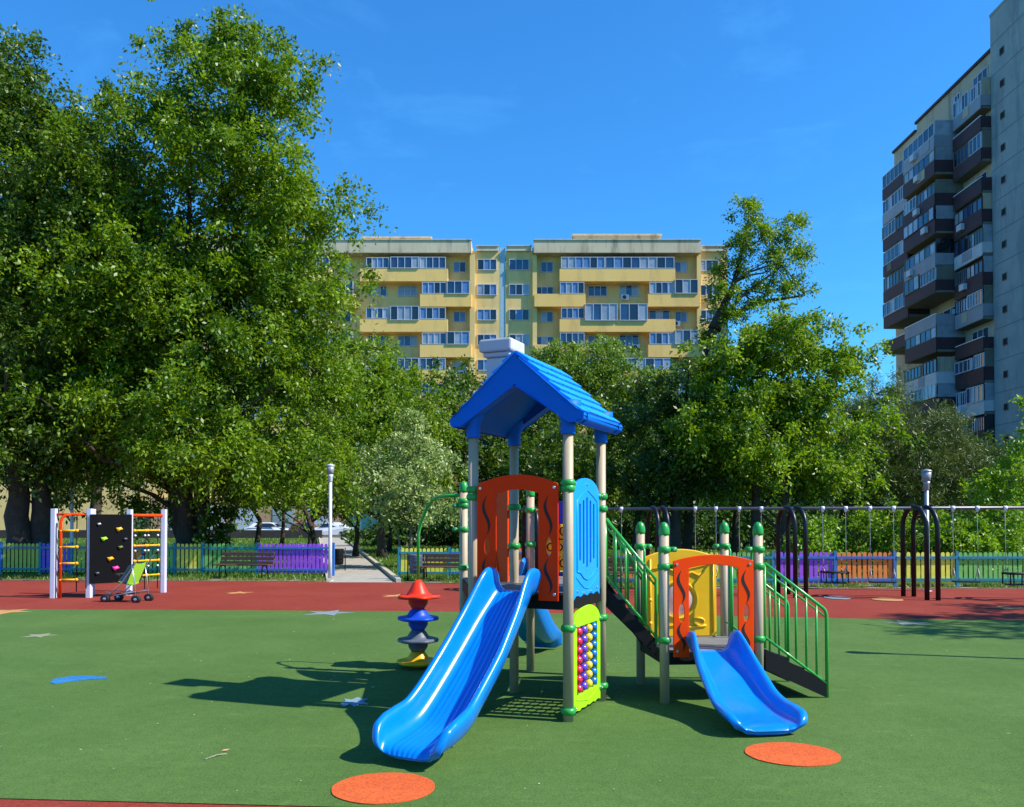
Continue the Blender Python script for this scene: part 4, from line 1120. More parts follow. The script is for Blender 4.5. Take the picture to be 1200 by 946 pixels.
# ground floor doors, shutters
b = MB(); b.bb(-18.0, -14.9, YW-1.62, YW-1.5, 0, 3.3); d0 = b.build('entrance', mat('teal_entrance', (.03, .16, .18, 1), .4, var=.3), YB)
b = MB(); b.bb(-17.6, -16.7, YW-1.66, YW-1.62, .1, 2.5); b.build('door', mat('pale_teal_door', (.10, .30, .33, 1), .4), d0)
b = MB(); b.bb(-40, -18.01, YW-1.5, YW-.001, 0, 4.1); b.bb(-14.89, 10, YW-1.5, YW-.001, 0, 4.1); b.bb(-18.0, -14.9, YW-1.5, YW-.001, 3.3, 4.1); b.build('ground_floor', mat('peach_render', (.48, .29, .15, 1), .9, var=.12, vscale=.4), YB)
for k, x in enumerate((-38.0, -34.2, -30.6, -26.5, -22.8, -12.4, -8.6, -4.8, -1, 3)):
    b = MB(); b.bb(x, x+2.4, YW-1.56, YW-1.5, .6, 3.2); b.build('shutter', M_frame if k % 3 else M_glass2, YB)

# ------------------------------------------------------------------ tower block on the right
TB = thing('tower_block', 'tall dark tower block with maroon balconies and windowless grey end wall at the right edge', 'tower block', (50, 80, 0))
M_tc = mat('grey_concrete_wall', (.25, .29, .30, 1), .95, col2=(.34, .37, .37, 1), vscale=.6, stain=((.9, .9, .15), (.14, .16, .17, 1), .75))
M_tb = mat('tan_panel_wall', (.42, .36, .26, 1), .95, col2=(.50, .43, .32, 1), vscale=.3, stain=((.8, .8, .12), (.14, .12, .10, 1), .75))
M_mr = mat('maroon_parapet', (.055, .022, .030, 1), .7, var=.25, vscale=.8)
M_tg = mat('grey_green_slab', (.16, .16, .13, 1), .9, var=.2, vscale=.8)
M_pn = mat('pale_parapet_panel', (.26, .28, .33, 1), .6, var=.15, vscale=.6)
b = MB(); b.bb(42.75, 60, 58, 75.4, 0, 46.6); b.bb(42.7, 60.1, 57.9, 75.45, 46.6, 46.85); b.build('end_wall', M_tc, TB)
b = MB(); b.bb(43.0, 60, 75.41, 89.8, 0, 43.7); b.bb(43.0, 60, 89.801, 95.2, 0, 42.9); b.build('wall', M_tb, TB)
b = MB(); b.bb(42.8, 60, 75.46, 89.9, 43.7, 43.95); b.bb(42.8, 60, 89.901, 95.3, 42.9, 43.15); b.build('roof_edge', M_mr, TB)
for k in range(16):
    jb = MB(); jb.bb(42.735, 42.751, 58.2, 75.3, 44.0-2.83*k-.03, 44.0-2.83*k+.03); jb.build('panel_joint', mat('joint_sealant', (.17, .19, .20, 1), .9), TB)
    z = 42.6-2.83*k
    if z < 1: break
    for yy in (73.6, 67.5):
        b = MB(); b.bb(42.70, 42.76, yy-.32, yy+.32, z-.32, z+.32); o = b.build('window', M_tg, TB)
        b = MB(); b.bb(42.66, 42.70, yy-.25, yy+.25, z-.25, z+.25); b.build('pane', mat('void_black', (.012, .012, .014, 1), .9), o)
M_wp = mat('white_parapet_panel', (.50, .52, .55, 1), .6, var=.15, vscale=.8)
def ywin(x, y0, y1, z0, z1, nb, m=M_frame):
    b = MB(); t = .08
    b.bb(x-.05, x+.06, y0, y1, z0, z0+t); b.bb(x-.05, x+.06, y0, y1, z1-t, z1)
    for k in range(nb+1):
        yy = y0+(y1-y0-t)*k/nb; b.bb(x-.05, x+.06, yy, yy+t, z0+t, z1-t)
    o = b.build('window', m, TB); p = MB()
    for k in range(nb):
        a = y0+t+(y1-y0-t)*k/nb; c = y0+(y1-y0-t)*(k+1)/nb; r = random.random()
        p.bb(x-.01, x+.02, a, c, z0+t, z1-t, 0 if r < .35 else (1 if r < .55 else 2))
    p.build('pane', [M_glass, M_glass2, M_glassd], o)
def tbalc(xo, y0, y1, zf, open_, pm, hpar=1.1):
    """projecting loggia: slab, parapet, side facing the camera, glazing above"""
    b = MB(); X1 = 43.0
    b.bb(xo, X1, y0, y1, zf-.22, zf); o = b.build('balcony', M_tg, TB)
    q = MB(); q.bb(xo-.04, xo+.06, y0, y1, zf-.18, zf+hpar); q.bb(xo+.06, X1, y0-.03, y0+.06, zf+.05, zf+hpar); q.bb(xo+.06, X1, y1-.06, y1, zf+.05, zf+hpar)
    q.build('parapet', pm, o)
    if not open_:
        nsp = rt.choice([1, 2, 2]); cut = y0+(y1-y0)*rt.uniform(.35, .65)
        for a_, c_ in (((y0+.02, y1-.02),) if nsp == 1 else ((y0+.02, cut-.05), (cut+.05, y1-.02))):
            ywin(xo+.03-rt.choice([0, 0, .12]), a_, c_, zf+hpar, zf+rt.choice([2.45, 2.45, 2.3]), rt.choice([3, 4, 5]) if nsp == 2 else 6, rt.choice([M_frame, M_frame, M_tg, M_mr]))
        if rt.random() < .35:
            ay = rt.uniform(y0+.6, y1-.6); ab = MB(); ab.bb(xo-.42, xo-.05, ay-.42, ay+.42, zf+.25, zf+.85); ab.build('air_conditioner', M_frame, TB, bevel=.03)
        if rt.random() < .3:
            ay = rt.uniform(y0+.8, y1-1.6); ab = MB(); ab.bb(xo-.09, xo-.04, ay, ay+rt.uniform(.8, 1.6), zf+.1, zf+hpar-.1); ab.build('parapet_patch', rt.choice([M_pn, M_tg, M_tb]), o)
        e = MB(); e.bb(xo+.1, X1, y0, y0+.06, zf+hpar, zf+2.58); e.build('side_screen', random.choice([M_tg, M_glass2, M_tb, M_glassd]), o)
    else:
        ywin(42.97, y0+1.0, y1-1.0, zf+.9, zf+2.2, 3)
        e = MB()
        e.bb(xo-.07, xo+.09, y0, y1, zf+hpar, zf+hpar+.07); e.build('handrail', M_white, o)
rt = random.Random(5)
for k in range(15):
    zf = 39.6-2.83*k
    if zf < 0: break
    rm = lambda: rt.choice([M_mr, M_mr, M_mr, M_pn, M_wp, M_mr])
    # right column
    if k > 0: tbalc(41.9, 75.5, 80.3, zf+.0, rt.random() < .12, rm(), rt.choice([1.0, 1.15, 1.2]))
    else: tbalc(41.9, 75.5, 80.3, zf-.9, False, M_pn, 1.0)
    # middle column (projects more)
    if k > 0: tbalc(40.25, 80.6, 87.0, zf+.9-.45*(k % 2), rt.random() < .12, rm(), rt.choice([1.0, 1.15, 1.25]))
    # left column ends above the fifth floor
    if 0 < k < 8: tbalc(40.8, 87.4, 93.2, zf+.2, k == 7, rt.choice([M_mr, M_pn, M_mr]), 1.0)
for (y0, y1, z) in ((86.2, 88.4, 40.6), (80.9, 82.4, 42.0), (76.2, 78.6, 42.0)): ywin(42.95, y0, y1, z-.7, z+.7, 3)
# ------------------------------------------------------------------ trees
LM = {
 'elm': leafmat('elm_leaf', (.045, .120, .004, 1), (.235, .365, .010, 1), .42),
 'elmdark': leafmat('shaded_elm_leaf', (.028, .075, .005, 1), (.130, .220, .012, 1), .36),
 'maple': leafmat('maple_leaf', (.075, .165, .007, 1), (.260, .390, .018, 1), .44),
 'pale': leafmat('variegated_leaf', (.09, .19, .02, 1), (.50, .58, .22, 1), .30, tr=(1.1, 1.1, .8)),
 'willow': leafmat('feathery_leaf', (.065, .140, .012, 1), (.210, .320, .035, 1), .40),
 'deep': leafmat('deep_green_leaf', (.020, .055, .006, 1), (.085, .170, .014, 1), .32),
 'broad': leafmat('broad_leaf', (.065, .155, .006, 1), (.250, .380, .014, 1), .42),
 'pine': leafmat('pine_needle', (.032, .066, .008, 1), (.150, .195, .026, 1), .22, tr=(1, 1, .6)),
 'lime': leafmat('lime_leaf', (.100, .220, .008, 1), (.300, .460, .020, 1), .42),
}
def unit(a): return a/np.maximum(1e-9, np.linalg.norm(a, axis=-1, keepdims=True))

def crown_mesh(name, blobs, dens, cr, leaf, m, parent, droop=.25, seed=1, ntw=9, lpt=9, hollow=.45, aspect=.5, needle=False, spread=.06, bough=11):
    """blobs: (cx,cy,cz,rx,ry,rz) world; dens: clumps per m2 of blob surface"""
    g = np.random.default_rng(seed); C_ = []; O_ = []
    for (cx, cy, cz, rx, ry, rz) in blobs:
        area = 4*PI*((rx*ry)**1.6/3+(rx*rz)**1.6/3+(ry*rz)**1.6/3)**(1/1.6)
        n = max(6, int(area*dens))
        u = unit(g.normal(size=(n, 3))); rr = hollow+(1.02-hollow)*g.random((n, 1))**.55
        # uneven outline
        ph = g.random(6)*6.28
        wob = 1+.13*np.sin(u[:, :1]*5+ph[0])*np.cos(u[:, 2:3]*6+ph[1])+.10*np.sin(u[:, 1:2]*9+ph[2]+u[:, 2:3]*7)
        p = u*rr*wob*np.array([rx, ry, rz])+np.array([cx, cy, cz])
        if bough > 0 and n > 25:
            nb = max(5, int(n/bough)); k = g.integers(0, nb, n)
            bc_ = p[:nb]; sg = cr*1.15
            q_ = bc_[k]+g.normal(size=(n, 3))*np.array([sg, sg, sg*.42])
            far = g.random(n) < .22
            p = np.where(far[:, None], p, q_)
            u = unit((p-np.array([cx, cy, cz]))/np.array([rx, ry, rz]))
        C_.append(p); O_.append(u)
    C_ = np.concatenate(C_); O_ = np.concatenate(O_)
    ok = C_[:, 2] > .25; C_ = C_[ok]; O_ = O_[ok]; n = len(C_)
    tone_c = np.clip(.5+g.normal(size=n)*.20, 0, 1)
    size_c = cr*(.6+.8*g.random(n))
    # twigs
    td = unit(O_[:, None, :]*.75+g.normal(size=(n, ntw, 3))*.75+np.array([0, 0, .12]))
    tl = size_c[:, None]*(.5+.8*g.random((n, ntw)))
    t = (np.arange(lpt)+g.random((n, ntw, lpt)))/lpt
    pos = C_[:, None, None, :]+td[:, :, None, :]*(tl[:, :, None]*t)[..., None]
    pos[..., 2] -= droop*(t**2)*tl[:, :, None]
    pos += g.normal(size=pos.shape)*spread*(1+leaf*2)
    ax = unit(td[:, :, None, :]*.6+g.normal(size=pos.shape)*.65+np.array([0, 0, -.35*(droop > 0)]))
    tone = np.clip(tone_c[:, None, None]+g.normal(size=t.shape)*.17, 0, 1)
    pos = pos.reshape(-1, 3); ax = ax.reshape(-1, 3); tone = tone.reshape(-1)
    N_ = len(pos)
    nr = unit(g.normal(size=(N_, 3))*.75+np.array([0.15, -.15, .8]))
    sd = unit(np.cross(ax, nr)); L_ = leaf*(.65+.7*g.random((N_, 1))); Wd = L_*aspect
    v = np.empty((N_, 4, 3), dtype=np.float32)
    v[:, 0] = pos; v[:, 1] = pos+ax*L_*.45+sd*Wd*.5; v[:, 2] = pos+ax*L_; v[:, 3] = pos+ax*L_*.45-sd*Wd*.5
    if needle:
        v[:, 1] = pos+ax*L_*.9+sd*Wd*.3; v[:, 3] = pos+ax*L_*.2-sd*Wd*.3
    Mi = np.array(WM[parent.name].inverted()); v = v.reshape(-1, 3) @ Mi[:3, :3].T+Mi[:3, 3]
    me = bpy.data.meshes.new(name); me.vertices.add(N_*4); me.vertices.foreach_set('co', v.astype(np.float32).ravel())
    me.loops.add(N_*4); me.loops.foreach_set('vertex_index', np.arange(N_*4, dtype=np.int32))
    me.polygons.add(N_); me.polygons.foreach_set('loop_start', np.arange(0, N_*4, 4, dtype=np.int32))
    me.update(calc_edges=True)
    at = me.attributes.new('tone', 'FLOAT', 'FACE'); at.data.foreach_set('value', tone.astype(np.float32))
    me.materials.append(m)
    o = bpy.data.objects.new('crown', me); COL.objects.link(o); o.parent = parent; WM[o.name] = WM[parent.name]
    return C_, N_
NLEAF = 0
def tree(name, label, base, trunks, blobs, m, dens=.55, cr=.7, leaf=.13, droop=.25, seed=1, limbs=40, bark=None, group=None, cat='tree', tr=.2, **kw):
    """trunks: list of polylines (world points), first point at the ground"""
    global NLEAF
    rs = random.Random(seed)
    o = thing(name, label, cat, (base[0], base[1], 0), 0, group)
    Cc, n = crown_mesh('crown', blobs, dens, cr, leaf, m, o, droop, seed, **kw); NLEAF += n
    b = MB()
    for tk in trunks:
        pts = [Vector(p) for p in tk]
        # smooth, slightly crooked
        Q_ = []
        for i in range(len(pts)-1):
            for k in range(5):
                t = k/5; q = pts[i].lerp(pts[i+1], t); Q_.append(q+Vector((rs.uniform(-1, 1), rs.uniform(-1, 1), 0))*tr*.12*(1 if (i or k) else 0))
        Q_.append(pts[-1]); nn = len(Q_)
        rad = [tr*(1-.85*i/(nn-1))*(1.45 if i == 0 else (1.12 if i == 1 else 1)) for i in range(nn)]
        b.tube(Q_, rad, 12 if tr > .12 else 8, jit=.07)
        K = limbs//len(trunks)
        idx = [rs.randrange(len(Cc)) for _ in range(K)]
        for i in idx:
            tgt = Vector(Cc[i]); best = None
            # leave the trunk below the target
            cand = [(j, q) for j, q in enumerate(Q_) if q.z < tgt.z-.2 and j > nn*.22]
            if not cand: continue
            j, q = min(cand, key=lambda c: (c[1]-tgt).length+abs((tgt.z-c[1].z)-(tgt-c[1]).xy.length*.8))
            L_ = (tgt-q).length
            if L_ > 7: continue
            mid = q.lerp(tgt, .5)+Vector((rs.uniform(-.1, .1), rs.uniform(-.1, .1), rs.uniform(-.12, .06)))*L_
            r0 = min(rad[j]*.6, .012*L_+.02)
            b.tube([q, q.lerp(mid, .5)+Vector((0, 0, .04*L_)), mid, mid.lerp(tgt, .5)+Vector((0, 0, .03*L_)), tgt], [r0, r0*.8, r0*.6, r0*.4, r0*.18], 6, cap=False)
    b.build('trunk', bark or M_bark, o)
    return o
def bl(px, py, D, rx, rz, ry=None):
    p = P(px, py, D); return (p.x, p.y, p.z, rx*D/1000, (ry if ry else rx*D/1000), rz*D/1000)
def pt(px, py, D): return P(px, py, D)
def gp(px, D): return Vector(((px-600)/1000*D, D, 0))

# big elms on the left
tree('elm_tree', 'huge leafy elm left of centre whose crown reaches the top of the photo', gp(222, 29),
     [[gp(232, 29), pt(206, 600, 29), pt(203, 500, 29), pt(214, 380, 29), pt(222, 180, 29)], [gp(238, 29.2), pt(236, 600, 29), pt(240, 480, 29.2), pt(265, 360, 29.5), pt(300, 230, 29.5)], [gp(222, 28.8), pt(212, 540, 28.6), pt(175, 430, 28.4), pt(150, 250, 28.4)]],
     [bl(245, 110, 29, 70, 75, 2.2), bl(275, 52, 29, 24, 36, 1.2), bl(200, 75, 29, 38, 50, 1.5), bl(318, 105, 29, 26, 52, 1.4), bl(180, 190, 29, 78, 90, 2.6), bl(280, 230, 29, 90, 110, 3.2), bl(332, 220, 29, 38, 44, 1.8), bl(342, 305, 29, 42, 56, 2.2), bl(310, 370, 29, 82, 100, 3.2), bl(200, 390, 29, 125, 130, 3.6), bl(130, 330, 29, 85, 110, 3), bl(110, 470, 28.5, 60, 90, 2.4), bl(150, 550, 28.5, 50, 35, 1.8), bl(345, 555, 28.5, 40, 30, 1.6), bl(290, 490, 27.6, 90, 75, 2.8), bl(195, 515, 27, 85, 62, 2.4), bl(362, 430, 29, 38, 75, 2)],
     LM['elm'], dens=1.75, cr=.75, leaf=.15, seed=3, limbs=90, tr=.34, ntw=11, lpt=13, droop=.45, hollow=.2)
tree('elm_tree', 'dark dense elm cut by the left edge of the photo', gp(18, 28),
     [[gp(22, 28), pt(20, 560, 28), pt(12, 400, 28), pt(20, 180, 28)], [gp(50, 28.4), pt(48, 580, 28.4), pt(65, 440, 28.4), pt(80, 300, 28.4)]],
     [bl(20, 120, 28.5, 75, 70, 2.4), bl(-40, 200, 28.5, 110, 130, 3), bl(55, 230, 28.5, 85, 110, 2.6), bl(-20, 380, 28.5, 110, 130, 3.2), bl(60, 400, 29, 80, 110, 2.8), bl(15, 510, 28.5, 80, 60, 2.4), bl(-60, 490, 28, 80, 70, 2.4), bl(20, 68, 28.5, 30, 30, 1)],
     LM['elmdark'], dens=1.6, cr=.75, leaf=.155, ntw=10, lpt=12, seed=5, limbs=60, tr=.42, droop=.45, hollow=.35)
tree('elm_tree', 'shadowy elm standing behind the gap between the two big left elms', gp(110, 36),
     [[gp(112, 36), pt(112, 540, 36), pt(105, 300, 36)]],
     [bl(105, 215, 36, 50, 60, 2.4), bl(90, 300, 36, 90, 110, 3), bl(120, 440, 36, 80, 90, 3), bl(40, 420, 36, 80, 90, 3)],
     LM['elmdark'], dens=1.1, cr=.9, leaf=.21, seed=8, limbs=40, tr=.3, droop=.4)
# ivy at the foot of the elm
tree('ivy_shrub', 'dark ivy bush wrapped round the foot of the big elm trunk', gp(240, 28.3), [[gp(240, 28.3), pt(240, 630, 28.3)]],
     [bl(252, 625, 28.2, 17, 22, .5), bl(240, 648, 28.0, 14, 16, .5), bl(262, 606, 28.2, 12, 18, .4)], LM['deep'], dens=6, cr=.22, leaf=.14, seed=9, limbs=8, tr=.05, cat='shrub', ntw=6, lpt=6, aspect=.8)

# slim young trees between the elm and the lamp post
sm = [(345, 33, [(345, 545, 46, 34), (330, 578, 30, 14), (370, 520, 35, 40)], 'slim forked young tree just left of the white lamp post, leaning to the left', [(372, 0), (366, 620), (350, 580), (330, 540)]),
      (290, 35, [(285, 548, 42, 30), (305, 575, 32, 14)], 'young tree with a leaning dark trunk between the elm and the purple fence panel', [(298, 0), (305, 610), (285, 580), (270, 540)]),
      (415, 36, [(408, 545, 36, 34), (392, 578, 28, 14), (400, 515, 38, 45)], 'young leafy tree directly behind the white lamp post', [(363, 0), (364, 620), (372, 580), (395, 530)])]
for i, (bx, D, bb_, lb, tk) in enumerate(sm):
    tree('young_tree', lb, gp(tk[0][0], D), [[gp(tk[0][0], D)]+[pt(x, y, D) for x, y in tk[1:]]], [bl(x, y, D, rx, rz) for x, y, rx, rz in bb_], LM['maple'], dens=1.3, cr=.5, leaf=.14, seed=20+i, limbs=24, tr=.13, group='slim young trees on the lawn')
for i, (px, D, lb) in enumerate(((417, 41, 'thin straight young trunk to the left of the path, third from the lamp post'), (456, 46, 'slender tree by the path mouth with a sparse crown'), (330, 44, 'narrow dark tree far behind the green fence panel'), (140, 42, 'dark tree behind the climbing frame'), (64, 44, 'dark tree far behind the first climbing frame post'), (250, 50, 'distant tree behind the elm trunks'))):
    tree('young_tree', lb, gp(px, D), [[gp(px, D), pt(px+3, 600, D), pt(px-4, 540, D)]], [bl(px, 530, D, 42, 32), bl(px+12, 562, D, 28, 14), bl(px-5, 480, D, 45, 50)], LM['elmdark'], dens=1.0, cr=.7, leaf=.18, seed=40+i, limbs=18, tr=.13, group='slim young trees on the lawn')

# maple right of the elm
tree('maple_tree', 'bright green maple rising behind the pale leaved tree, left of the roofed tower', gp(446, 39), [[gp(448, 39), pt(446, 600, 39), pt(444, 520, 39), pt(440, 430, 39)]],
     [bl(448, 445, 39, 40, 42, 1.8), bl(420, 490, 39, 48, 45, 2), bl(470, 480, 39, 40, 45, 2), bl(440, 540, 39, 65, 50, 2.4), bl(400, 560, 39, 35, 40, 1.6), bl(415, 450, 40, 30, 40, 1.5)], LM['maple'], dens=2.2, cr=.65, leaf=.17, ntw=10, seed=51, limbs=40, tr=.2)
tree('dogwood_tree', 'small pale tree with creamy variegated leaves in tiers, left of the roofed tower', gp(482, 31), [[gp(480, 31), pt(482, 620, 31), pt(484, 560, 31), pt(484, 500, 31)], [gp(490, 31.2), pt(492, 620, 31), pt(500, 570, 31)], [gp(470, 31), pt(468, 635, 31), pt(458, 590, 31)]],
     [bl(482, 495, 31, 16, 16, .6), bl(478, 522, 31, 38, 9, 1.2), bl(450, 546, 31, 36, 8, 1.2), bl(515, 541, 31, 32, 9, 1.1), bl(478, 562, 31, 62, 9, 1.9), bl(452, 584, 31, 40, 8, 1.4), bl(508, 582, 31, 42, 9, 1.4), bl(485, 604, 31, 48, 9, 1.5)],
     LM['pale'], dens=2.6, cr=.36, leaf=.13, seed=61, limbs=30, tr=.07, bark=M_barklight, droop=.5, hollow=.2)
tree('ash_tree', 'dark green tree directly behind the roofed tower, its top left of the blue roof', gp(556, 44), [[gp(556, 44), pt(556, 600, 44), pt(555, 520, 44), pt(552, 440, 44)]],
     [bl(540, 455, 44, 34, 34, 1.8), bl(560, 500, 44, 55, 55, 2.4), bl(530, 520, 44, 35, 50, 2), bl(600, 530, 44, 50, 55, 2.4), bl(560, 575, 44, 60, 40, 2.4), bl(515, 480, 44, 22, 30, 1)], LM['elmdark'], dens=1.0, cr=.8, leaf=.2, seed=71, limbs=30, tr=.2)
tree('willow_tree', 'feathery grey green tree just right of the blue roof with a rounded top', gp(700, 45), [[gp(700, 45), pt(702, 600, 45), pt(698, 500, 45), pt(695, 420, 45)], [gp(700, 45), pt(715, 560, 45), pt(735, 470, 45)]],
     [bl(690, 430, 45, 42, 36, 1.9), bl(655, 460, 45, 36, 45, 1.8), bl(735, 465, 45, 38, 42, 1.8), bl(690, 500, 45, 70, 55, 2.6), bl(700, 560, 45, 75, 45, 2.8), bl(770, 480, 45, 28, 50, 1.6)], LM['willow'], dens=2.4, cr=.75, leaf=.17, seed=81, limbs=40, tr=.24, droop=.6)
tree('ivy_clad_tree', 'dark ivy covered tree with drooping bright sprays, left of the big round crown', gp(790, 33), [[gp(790, 33), pt(792, 600, 33), pt(800, 520, 33), pt(808, 430, 33)], [gp(792, 33), pt(780, 600, 33), pt(770, 550, 33)]],
     [bl(805, 470, 33, 30, 45, 1.1), bl(790, 530, 33, 36, 45, 1.3), bl(800, 575, 33, 38, 32, 1.3), bl(770, 560, 33.4, 30, 40, 1.2), bl(770, 460, 33.5, 25, 35, 1)], LM['deep'], dens=2.4, cr=.42, leaf=.15, seed=91, limbs=30, tr=.25, droop=.6)
tree('leaning_tree', 'tall sparse tree leaning to the right against the blue sky above the other crowns', gp(805, 34.5), [[gp(805, 34.5), pt(808, 560, 34.5), pt(815, 450, 34.5), pt(838, 385, 34.5), pt(872, 345, 34.5), pt(918, 310, 34.5)], [pt(838, 385, 34.5), pt(862, 330, 34.5), pt(880, 250, 34.5)], [pt(830, 395, 34.5), pt(850, 370, 34.6), pt(895, 352, 34.8), pt(945, 345, 34.8)]],
     [bl(885, 262, 34.5, 22, 26, .8), bl(868, 300, 34.5, 18, 24, .7), bl(912, 270, 34.5, 24, 15, .8), bl(935, 255, 34.5, 9, 8, .4), bl(915, 300, 34.5, 24, 18, .8), bl(940, 300, 34.5, 14, 15, .6), bl(935, 335, 34.5, 22, 11, .8), bl(890, 340, 34.5, 28, 12, .9), bl(850, 345, 34.5, 17, 24, .7), bl(838, 390, 34.5, 16, 22, .7), bl(860, 370, 34.5, 16, 14, .7), bl(878, 236, 34.5, 12, 10, .4), bl(848, 310, 34.5, 8, 14, .4)],
     LM['maple'], dens=2.3, cr=.45, leaf=.12, ntw=10, lpt=11, seed=97, limbs=36, tr=.2, droop=.3, hollow=.1)
tree('linden_tree', 'big round bright green broadleaf tree right of the leaning tree, above the swings', gp(885, 32.5), [[gp(885, 32.5), pt(886, 600, 32.5), pt(890, 520, 32.5), pt(898, 430, 32.5)], [gp(915, 32.5), pt(918, 600, 32.5), pt(935, 520, 32.5)]],
     [bl(905, 415, 33, 52, 42, 1.8), bl(870, 445, 33, 45, 45, 1.7), bl(945, 455, 33, 48, 48, 1.7), bl(900, 500, 32.5, 85, 55, 2.6), bl(975, 440, 33, 28, 25, 1), bl(965, 520, 33, 55, 50, 2), bl(850, 520, 32.5, 45, 55, 1.7), bl(905, 548, 32.5, 75, 24, 2.4), bl(838, 450, 33, 25, 35, 1)],
     LM['broad'], dens=2.7, cr=.55, leaf=.16, ntw=10, lpt=11, seed=101, limbs=60, tr=.24, droop=.5)
tree('pine_tree', 'dull olive pine tree in front of the dark tower block', gp(1055, 38), [[gp(1055, 38), pt(1056, 600, 38), pt(1052, 520, 38), pt(1050, 460, 38)], [gp(985, 38.5), pt(988, 600, 38), pt(1010, 520, 38)]],
     [bl(1045, 472, 38, 35, 24, 1.3), bl(1020, 500, 38, 45, 28, 1.8), bl(1085, 500, 38, 42, 24, 1.8), bl(1060, 530, 38, 75, 32, 2.6), bl(1110, 540, 38, 42, 28, 1.8), bl(1000, 545, 38, 50, 32, 2), bl(1060, 572, 38, 85, 26, 2.8), bl(1120, 575, 38, 32, 22, 1.4)],
     LM['pine'], dens=2.6, cr=.5, leaf=.18, seed=111, limbs=50, tr=.22, droop=-.15, needle=True, aspect=.28, ntw=11, lpt=10)
tree('lime_tree', 'fresh lime green leafy tree at the right edge below the tower block', gp(1185, 31), [[gp(1185, 31), pt(1185, 620, 31), pt(1183, 570, 31)]],
     [bl(1185, 570, 31, 38, 28, 1.2), bl(1165, 600, 31, 34, 25, 1.1), bl(1205, 610, 31, 40, 35, 1.3), bl(1160, 632, 31, 34, 18, 1.1), bl(1212, 480, 31, 22, 12, .6), bl(1215, 520, 31, 24, 16, .7), bl(1225, 550, 31, 24, 24, .8)], LM['lime'], dens=2.6, cr=.4, leaf=.14, seed=121, limbs=24, tr=.12)
# shrubs behind the right fence
shr = [(950, 628, 26, 'lime', 'bright shrub behind the purple fence panel'), (1000, 615, 27, 'broad', 'glossy shrub behind the orange fence panel'), (1045, 612, 27, 'broad', 'tall glossy shrub left of the grey lamp post'),
       (1100, 622, 26.5, 'broad', 'dense shrub behind the rightmost swing arches'), (1140, 635, 26, 'lime', 'pale green shrub behind the green fence panel'), (1190, 630, 26, 'lime', 'pale green shrub behind the fence at the right edge')]
for i, (px, py, D, k, lb) in enumerate(shr):
    tree('shrub', lb, gp(px, D), [[gp(px, D), pt(px+4, py+12, D), pt(px-3, py, D)], [gp(px+3, D), pt(px+14, py+8, D)]], [bl(px, py+12, D, 24, 18, .7), bl(px-12, py+30, D, 22, 16, .6), bl(px+14, py+28, D, 22, 16, .6), bl(px+6, py-6, D, 15, 13, .5)], LM[k], dens=3.4, cr=.3, leaf=.12, seed=140+i, limbs=14, tr=.04, cat='shrub', group='shrubs behind the right fence', aspect=.6)
# dark wood behind
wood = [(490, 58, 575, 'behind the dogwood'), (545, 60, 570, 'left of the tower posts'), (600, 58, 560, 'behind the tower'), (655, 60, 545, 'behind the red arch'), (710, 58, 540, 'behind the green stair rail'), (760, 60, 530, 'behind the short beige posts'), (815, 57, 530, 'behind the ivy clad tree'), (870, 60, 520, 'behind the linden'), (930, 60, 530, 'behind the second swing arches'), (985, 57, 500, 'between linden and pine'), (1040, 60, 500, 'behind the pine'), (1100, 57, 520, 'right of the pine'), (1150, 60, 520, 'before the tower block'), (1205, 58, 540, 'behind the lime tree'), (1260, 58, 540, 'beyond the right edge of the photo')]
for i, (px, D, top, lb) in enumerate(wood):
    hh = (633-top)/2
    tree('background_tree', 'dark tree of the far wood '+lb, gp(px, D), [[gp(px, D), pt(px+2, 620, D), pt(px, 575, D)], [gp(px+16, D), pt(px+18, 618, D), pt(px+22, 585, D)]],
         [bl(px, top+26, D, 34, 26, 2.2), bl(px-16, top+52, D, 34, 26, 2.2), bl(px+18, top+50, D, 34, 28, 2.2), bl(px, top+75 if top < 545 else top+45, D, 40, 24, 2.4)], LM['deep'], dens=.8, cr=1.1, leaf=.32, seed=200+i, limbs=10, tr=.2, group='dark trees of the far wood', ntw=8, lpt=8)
low = [(540, 50), (585, 52), (635, 50), (690, 52), (745, 50), (800, 51), (850, 49), (905, 51), (960, 49), (1015, 51), (1070, 49), (1125, 51), (1180, 49)]
lown = ['left of the tower posts', 'under the red arch', 'right of the red arch', 'left of the first swing arches', 'between the swing arches and the yellow panel', 'above the bubble panel', 'right of the bubble panel', 'left of the second swing arches', 'above the purple fence', 'above the orange fence', 'left of the grey lamp post', 'right of the grey lamp post', 'at the right edge']
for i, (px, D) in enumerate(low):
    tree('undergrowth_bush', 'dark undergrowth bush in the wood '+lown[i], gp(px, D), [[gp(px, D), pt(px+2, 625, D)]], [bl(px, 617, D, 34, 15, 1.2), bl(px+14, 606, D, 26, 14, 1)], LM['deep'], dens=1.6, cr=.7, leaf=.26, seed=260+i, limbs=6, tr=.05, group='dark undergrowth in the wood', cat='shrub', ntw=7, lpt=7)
# bare dark trunks in the wood (trees whose crowns merge above)
for i, (px, D, lb) in enumerate(((665, 34, 'dark straight trunk behind the noughts and crosses panel'), (640, 40, 'slim trunk behind the red arch opening'), (745, 36, 'dark trunk behind the green stair rail'), (860, 38, 'trunk right of the bubble panel'), (1000, 36, 'slim dark trunk above the orange fence panel'))):
    tree('woodland_tree', lb, gp(px, D), [[gp(px, D), pt(px+2, 600, D), pt(px+5, 520, D)]], [bl(px+5, 520, D, 48, 34, 1.8), bl(px-10, 555, D, 35, 26, 1.4)], LM['elmdark'], dens=1.3, cr=.7, leaf=.18, seed=300+i, limbs=16, tr=.2, group='trees with bare trunks behind the swings')
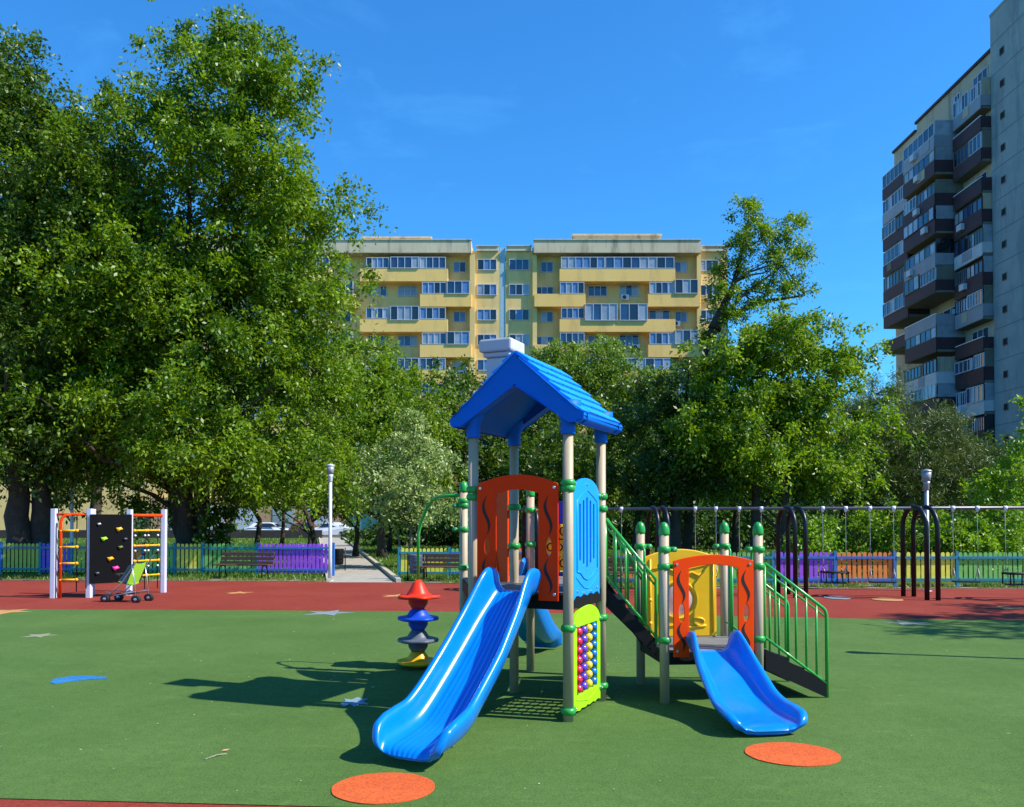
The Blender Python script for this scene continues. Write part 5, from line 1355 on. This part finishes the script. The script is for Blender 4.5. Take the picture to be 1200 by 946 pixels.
# tree outside the frame whose shade falls on the right of the floor
tree('shade_tree', 'tree outside the right of the photo whose shade lies on the floor', (19, 12.5, 0), [[Vector((19, 12.5, 0)), Vector((19, 12.6, 4)), Vector((18.6, 12.5, 8))]], [(18.6, 12.0, 9, 2.4, 1.0, 2.2), (20.5, 13.3, 8, 2.2, 1.1, 2), (18.5, 15.0, 7.5, 2.0, .6, 1.6)], LM['broad'], dens=1.0, cr=.6, leaf=.18, seed=333, limbs=20, tr=.2)

# ------------------------------------------------------------------ grass
def grass(name, n, area, hmin, hmax, cA, cB, seed, label):
    g = np.random.default_rng(seed); p = area(g, n); n = len(p)
    a = g.random(n)*2*PI; hh = hmin+(hmax-hmin)*g.random(n)**1.5; wd = .006+.0005*p[:, 1]
    ln = g.normal(size=(n, 2))*.35*hh[:, None]
    v = np.zeros((n, 3, 3), dtype=np.float32)
    v[:, 0, 0] = p[:, 0]-np.cos(a)*wd; v[:, 0, 1] = p[:, 1]-np.sin(a)*wd
    v[:, 1, 0] = p[:, 0]+np.cos(a)*wd; v[:, 1, 1] = p[:, 1]+np.sin(a)*wd
    v[:, 2, 0] = p[:, 0]+ln[:, 0]; v[:, 2, 1] = p[:, 1]+ln[:, 1]; v[:, 2, 2] = hh
    me = bpy.data.meshes.new(name); me.vertices.add(n*3); me.vertices.foreach_set('co', v.ravel()); me.loops.add(n*3)
    me.loops.foreach_set('vertex_index', np.arange(n*3, dtype=np.int32)); me.polygons.add(n); me.polygons.foreach_set('loop_start', np.arange(0, n*3, 3, dtype=np.int32)); me.update(calc_edges=True)
    at = me.attributes.new('tone', 'FLOAT', 'FACE'); at.data.foreach_set('value', np.clip(.5+.25*g.normal(size=n), 0, 1).astype(np.float32))
    me.materials.append(leafmat(name+'_blade', cA, cB, .3)); o = bpy.data.objects.new(name, me); COL.objects.link(o); o['kind'] = 'stuff'; tag(o, label, 'grass')
def lawn(g, n):
    Y = 24.5+52*g.random(n)**1.6; X = (g.random(n)-.5)*Y*1.5
    pl = pa[0].x-.15+(Y-pa[0].y)/(84-pa[0].y)*(pa[3].x-pa[0].x); pr = pa[1].x+.2+(Y-pa[1].y)/(84-pa[1].y)*(pa[2].x-pa[1].x)
    bo = np.where(X < -3.2, 24.2-.08*(X+3.2)+.9, np.clip(24.1-.328*(X+3.2), 21.9, 99)+.5)
    keep = ((X < pl) | (X > pr)) & (Y > bo)
    # bare patches
    k2 = np.sin(X*1.3+Y*.7)*np.cos(Y*1.1-X*.4) > -.55
    keep &= k2 | (g.random(n) < .25)
    return np.stack([X[keep], Y[keep]], 1)
grass('grass', 240000, lawn, .04, .16, (.05, .13, .012, 1), (.16, .28, .03, 1), 5, 'short green lawn grass under the trees')
def weeds(g, n):
    X = (g.random(n)-.5)*36; bo = np.where(X < -3.2, 24.1-.06*(X+3.2), np.clip(24.1-.328*(X+3.2), 21.9, 99)); Y = bo+.04+g.random(n)**1.5*1.0
    keep = ~((X > -5.35) & (X < -3.1)) & (np.sin(X*3.1)+np.sin(X*7.7+2) > -.4)
    return np.stack([X[keep], Y[keep]], 1)
grass('weeds', 16000, weeds, .03, .14, (.08, .15, .02, 1), (.24, .30, .05, 1), 6, 'weedy grass tufts along the border of the red rubber floor')
print('LEAVES', NLEAF)
